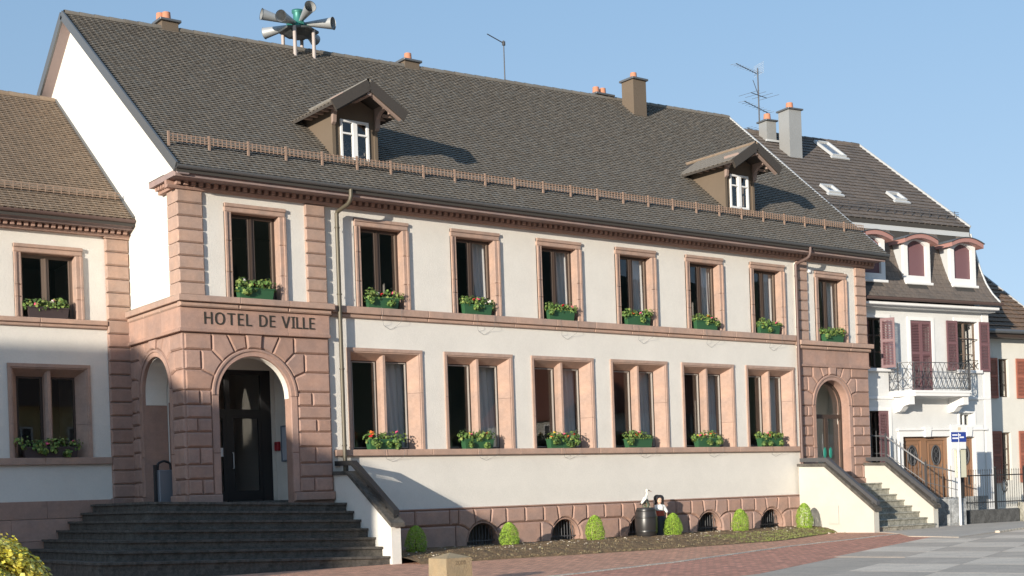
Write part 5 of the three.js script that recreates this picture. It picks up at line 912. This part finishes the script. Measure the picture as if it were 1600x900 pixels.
{
  const s = thing('stork_figure', 'painted stork figure with a long beak standing on the barrel', 'figure', [13.8, .855, .95]);
  const f = smin([cap([-.03, .24, 0], [-.14, .16, 0], .085, .05), cap([-.01, .28, 0], [.05, .40, 0], .04, .026), cap([.05, .40, 0], [.05, .50, 0], .026, .026), cap([.05, .52, 0], [.075, .525, 0], .036, .028)], .05);
  part('body', blob(f, .34, 56, [0, .3, 0]), std(L(.68, .68, .62)), s);
  part('beak', cap2([.1, .52, 0], [.25, .46, 0], .016, .004), std(L(.30, .13, .08)), s);
  const wg = smin([cap([-.03, .23, .055], [-.2, .1, .05], .045, .012), cap([-.03, .23, -.055], [-.2, .1, -.05], .045, .012)], .02); part('wings', blob(wg, .25, 44, [-.1, .17, 0]), M.dark, s);
  for (const z of [-.03, .03]) part('leg', cap2([-.03, .18, z], [-.02, .012, z * 1.4], .009, .008), std(L(.35, .12, .07)), s);
  part('reeds', leafCloud(90, (q) => { const a = q() * 6.28, rr2 = .14 * Math.sqrt(q()); return { p: [Math.cos(a) * rr2, .02 + .2 * q(), Math.sin(a) * rr2], nrm: [Math.cos(a), .1, Math.sin(a)] }; }, 601, .06, [[.16, .19, .13], [.22, .25, .18]], { sides: 4, thin: .3 }), M.leaf, s);
  function cap2(a, b, r0, r1) { const A = new THREE.Vector3(...a), B = new THREE.Vector3(...b), L2 = A.distanceTo(B), g = new THREE.CylinderGeometry(r1, r0, L2, 8).translate(0, L2 / 2, 0); g.applyQuaternion(new THREE.Quaternion().setFromUnitVectors(new THREE.Vector3(0, 1, 0), B.clone().sub(A).normalize())); g.translate(...a); return g; }
}
{
  const w = thing('costumed_figure', 'painted figure of a woman in red skirt, black apron and huge black bow waving', 'figure', [14.55, -.03, .72]); w.rotation.y = -.35;
  const skin = std(L(.62, .40, .29)), H = 1.22;
  // head, neck, torso, arms and hands as one surface
  const arm = (s, e, h) => [cap([s * .125, .90, 0], e, .035, .03), cap(e, h, .029, .02)];
  const hand = (h, d) => { const l = [cap(h, [h[0] + d[0] * .035, h[1] + d[1] * .035, h[2] + d[2] * .035], .02, .02)]; for (let i = 0; i < 4; i++) { const o = (i - 1.5) * .013, ln = [.045, .055, .052, .04][i]; l.push(cap([h[0] + d[0] * .035 + o * Math.abs(d[1]), h[1] + d[1] * .035, h[2] + d[2] * .035 + o * (1 - Math.abs(d[1]))], [h[0] + d[0] * (.04 + ln) + o * 1.3 * Math.abs(d[1]), h[1] + d[1] * (.04 + ln), h[2] + d[2] * (.04 + ln) + o * (1 - Math.abs(d[1]))], .0065, .0055)); } l.push(cap(h, [h[0] + .04 * Math.sign(-h[0] || 1), h[1] + d[1] * .035, h[2] + .01], .008, .006)); return l; };
  const body = smin([cap([0, .55, 0], [0, .82, 0], .10, .115), cap([-.1, .9, 0], [.1, .9, 0], .05, .05), cap([0, .9, 0], [0, 1.0, .005], .04, .034), cap([0, 1.06, .012], [0, 1.1, .005], .068, .075), cap([0, 1.055, .085], [0, 1.07, .082], .01, .007), ...arm(-1, [-.21, .80, .06], [-.225, 1.0, .1]), ...arm(1, [.2, .74, .02], [.17, .57, .1])], .022);
  const hands = smin([body, ...hand([-.225, 1.01, .1], [0, 1, 0]), ...hand([.17, .56, .1], [0, -1, 0])], .006);
  part('body', blob(hands, .36, 96, [0, .85, .02]), skin, w);
  for (const s of [-1, 1]) part('eye', new THREE.SphereGeometry(.009, 8, 6).translate(s * .026, 1.088, .072), M.dark, w);
  part('mouth', new THREE.SphereGeometry(1, 8, 6).scale(.016, .005, .006).translate(0, 1.035, .075), std(L(.45, .05, .05)), w);
  const white = std(L(.74, .72, .68)), red = std(L(.42, .025, .03), { roughness: .7 }), black = std(L(.015, .015, .017), { roughness: .6 });
  part('blouse', blob(smin([cap([0, .72, 0], [0, .86, 0], .118, .125), cap([-.1, .89, 0], [.1, .89, 0], .062, .062), cap([-.13, .9, 0], [-.205, .81, .055], .055, .056), cap([.13, .9, 0], [.2, .75, .02], .055, .056)], .03), .3, 60, [0, .82, 0]), white, w);
  part('bodice', lathe([[.135, .58], [.128, .66], [.132, .78], [.118, .79], [.1, .6]], 20).scale(1, 1, .95).translate(0, 0, 0), std(L(.40, .06, .03), { roughness: .6 }), w);
  const sk = []; for (let i = 0; i <= 10; i++) { const v = i / 10; sk.push([.13 + .19 * Math.pow(v, .8), .62 - .56 * v]); } const sg = lathe(sk, 40); { const p = sg.attributes.position; for (let i = 0; i < p.count; i++) { const a = Math.atan2(p.getZ(i), p.getX(i)), v = (.62 - p.getY(i)) / .56, k = 1 + .06 * v * Math.sin(a * 14); p.setX(i, p.getX(i) * k); p.setZ(i, p.getZ(i) * k); } sg.computeVertexNormals(); } part('skirt', sg, new THREE.MeshStandardMaterial({ color: L(.42, .025, .03), roughness: .7, side: THREE.DoubleSide }), w);
  const ap = new THREE.LatheGeometry(sk.map(([r0, y]) => new THREE.Vector2(r0 * 1.08 + .006, y + .005)), 14, -1.0, 1.7); part('apron', ap, new THREE.MeshStandardMaterial({ color: L(.015, .015, .017), roughness: .6, side: THREE.DoubleSide }), w);
  part('hair', blob(smin([cap([0, 1.11, -.02], [0, 1.05, -.04], .078, .07)], .02), .12, 36, [0, 1.08, -.03]), black, w);
  const bow = smin([cap([0, 1.15, -.05], [-.07, 1.17, -.045], .06, .07), cap([0, 1.15, -.05], [.07, 1.16, -.045], .06, .07), cap([-.08, 1.15, -.045], [-.115, .99, -.04], .07, .045), cap([.08, 1.14, -.045], [.115, .97, -.04], .07, .045), cap([-.03, 1.19, -.04], [.03, 1.19, -.04], .05, .045)], .07); part('bow_headdress', blob(bow, .25, 60, [0, 1.12, -.02]), black, w);
  for (const s of [-1, 1]) part('shoe', new THREE.SphereGeometry(1, 10, 8).scale(.045, .035, .08).translate(s * .07, .03, .05), black, w);
  part('stocking', merge([-1, 1].map((s) => cyl(.03, .03, .15, 8).translate(s * .07, .05, 0))), white, w);
}
// ------------------------------------------------------------------ what stands outside the frame: the houses and hill across the square
function plainHouse(name, label, x0, x1, z0, z1, eave, ridge, wallC, roofC, opt = {}) {
  const h = thing(name, label, 'house'), wm = std(L(...wallC), { map: plasterMap }), rm = std(L(...roofC), { map: tileMap });
  part('wall', box(x0, x1, GY, eave, z0, z1), wm, h);
  const hip = opt.hip, cz = (z0 + z1) / 2, o = .4, a = [x0 - o, eave, z0 - o], b = [x1 + o, eave, z0 - o], c = [x1 + o, eave, z1 + o], d = [x0 - o, eave, z1 + o];
  const pos = [], tri = (...p) => p.forEach((q) => pos.push(...q)), quad = (p, q, r, s) => { tri(p, q, r); tri(p, r, s); };
  if (opt.alongZ) { const cx = (x0 + x1) / 2, e = [cx, ridge, z0 - o], f = [cx, ridge, z1 + o]; quad(a, e, f, d); quad(b, c, f, e); tri(a, b, e); tri(d, f, c); } else { const e = [x0 - o, ridge, cz], f = [hip ?? x1 + o, ridge, cz]; quad(a, e, f, b); quad(d, c, f, e); tri(a, d, e); tri(b, f, c); }
  quad(a, b, c, d);
  const g = new THREE.BufferGeometry(); g.setAttribute('position', new THREE.Float32BufferAttribute(pos, 3)); part('roof', uvBox(g), new THREE.MeshStandardMaterial({ color: rm.color, map: tileMap, roughness: .9, side: THREE.DoubleSide }), h);
  for (const [face, u, y, w, hh] of opt.windows || []) {
    const m = face === 'z0' ? (q) => q.rotateY(Math.PI).translate(u, y, z0) : face === 'x0' ? (q) => q.rotateY(-Math.PI / 2).translate(x0, y, u) : (q) => q.translate(u, y, z1);
    const win = part('window', m(merge([...sashRail(-w / 2, w / 2, 0, hh, .0, .06, .08), box(-.04, .04, .08, hh - .08, 0, .05)])), M.whitePaint, h); part('pane', m(box(-w / 2 + .07, w / 2 - .07, .07, hh - .07, .005, .02)), M.dark, win);
  }
  return h;
}
plainHouse('corner_house', 'large hipped house left of the square whose shadow falls on the entrance', -56, -35.6, 7.6, 20.4, 8.3, 12, [.6, .56, .48], [.2, .13, .1], { hip: -36.4 });
plainHouse('yellow_house', 'yellow rendered house behind the viewer', 5, 15, 29, 38, 6.5, 11, [.62, .47, .20], [.22, .12, .08], { windows: [['z0', 7.2, 1, 1.1, 1.7], ['z0', 10, 1, 1.1, 1.7], ['z0', 12.8, 1, 1.1, 1.7], ['z0', 7.2, 4, 1.1, 1.5], ['z0', 10, 4, 1.1, 1.5], ['z0', 12.8, 4, 1.1, 1.5]] });
plainHouse('gabled_house', 'white gabled house with red roof across the street behind the viewer', 34, 42, 22, 34, 5.5, 10.5, [.70, .68, .62], [.30, .11, .07], { alongZ: true, windows: [['z0', 36, 1, 1, 1.6], ['z0', 40, 1, 1, 1.6], ['z0', 37, 4.2, 1, 1.5], ['z0', 39, 4.2, 1, 1.5], ['x0', 25, 3.8, 1, 1.5], ['x0', 28, 3.8, 1, 1.5]] });
{ // wooded hillside behind the viewer, mirrored in the window panes
  const nA = 90, nR = 12, pos = [], idx = [], hgt = (a, r) => { const t = Math.min(1, Math.max(0, (r - 90) / 120)), f = (a + .55) / 2.1; return t * t * (3 - 2 * t) * (64 * Math.sin(Math.PI * Math.min(1, Math.max(0, f))) ** .5 * (.8 + .12 * Math.sin(a * 5.3) + .06 * Math.sin(a * 13)) + (nMo[((a * 800 | 0) * 37 + (r | 0) * 512) % nMo.length] - .5) * 8); };
  for (let i = 0; i <= nA; i++) for (let j = 0; j <= nR; j++) { const a = -.5 + 2.0 * i / nA, r = 90 + 140 * j / nR; pos.push(Math.sin(a) * r, GY - .3 + hgt(a, r), Math.cos(a) * r); }
  for (let i = 0; i < nA; i++) for (let j = 0; j < nR; j++) { const a = i * (nR + 1) + j, b = a + nR + 1; idx.push(a, a + 1, b, b, a + 1, b + 1); }
  const g = new THREE.BufferGeometry(); g.setAttribute('position', new THREE.Float32BufferAttribute(pos, 3)); g.setIndex(idx); g.computeVertexNormals();
  struct('hill', g, new THREE.MeshStandardMaterial({ color: L(.035, .05, .022), roughness: 1, side: THREE.DoubleSide }));
}
renderer.setSize(1024, 576);
renderer.render(scene, camera);
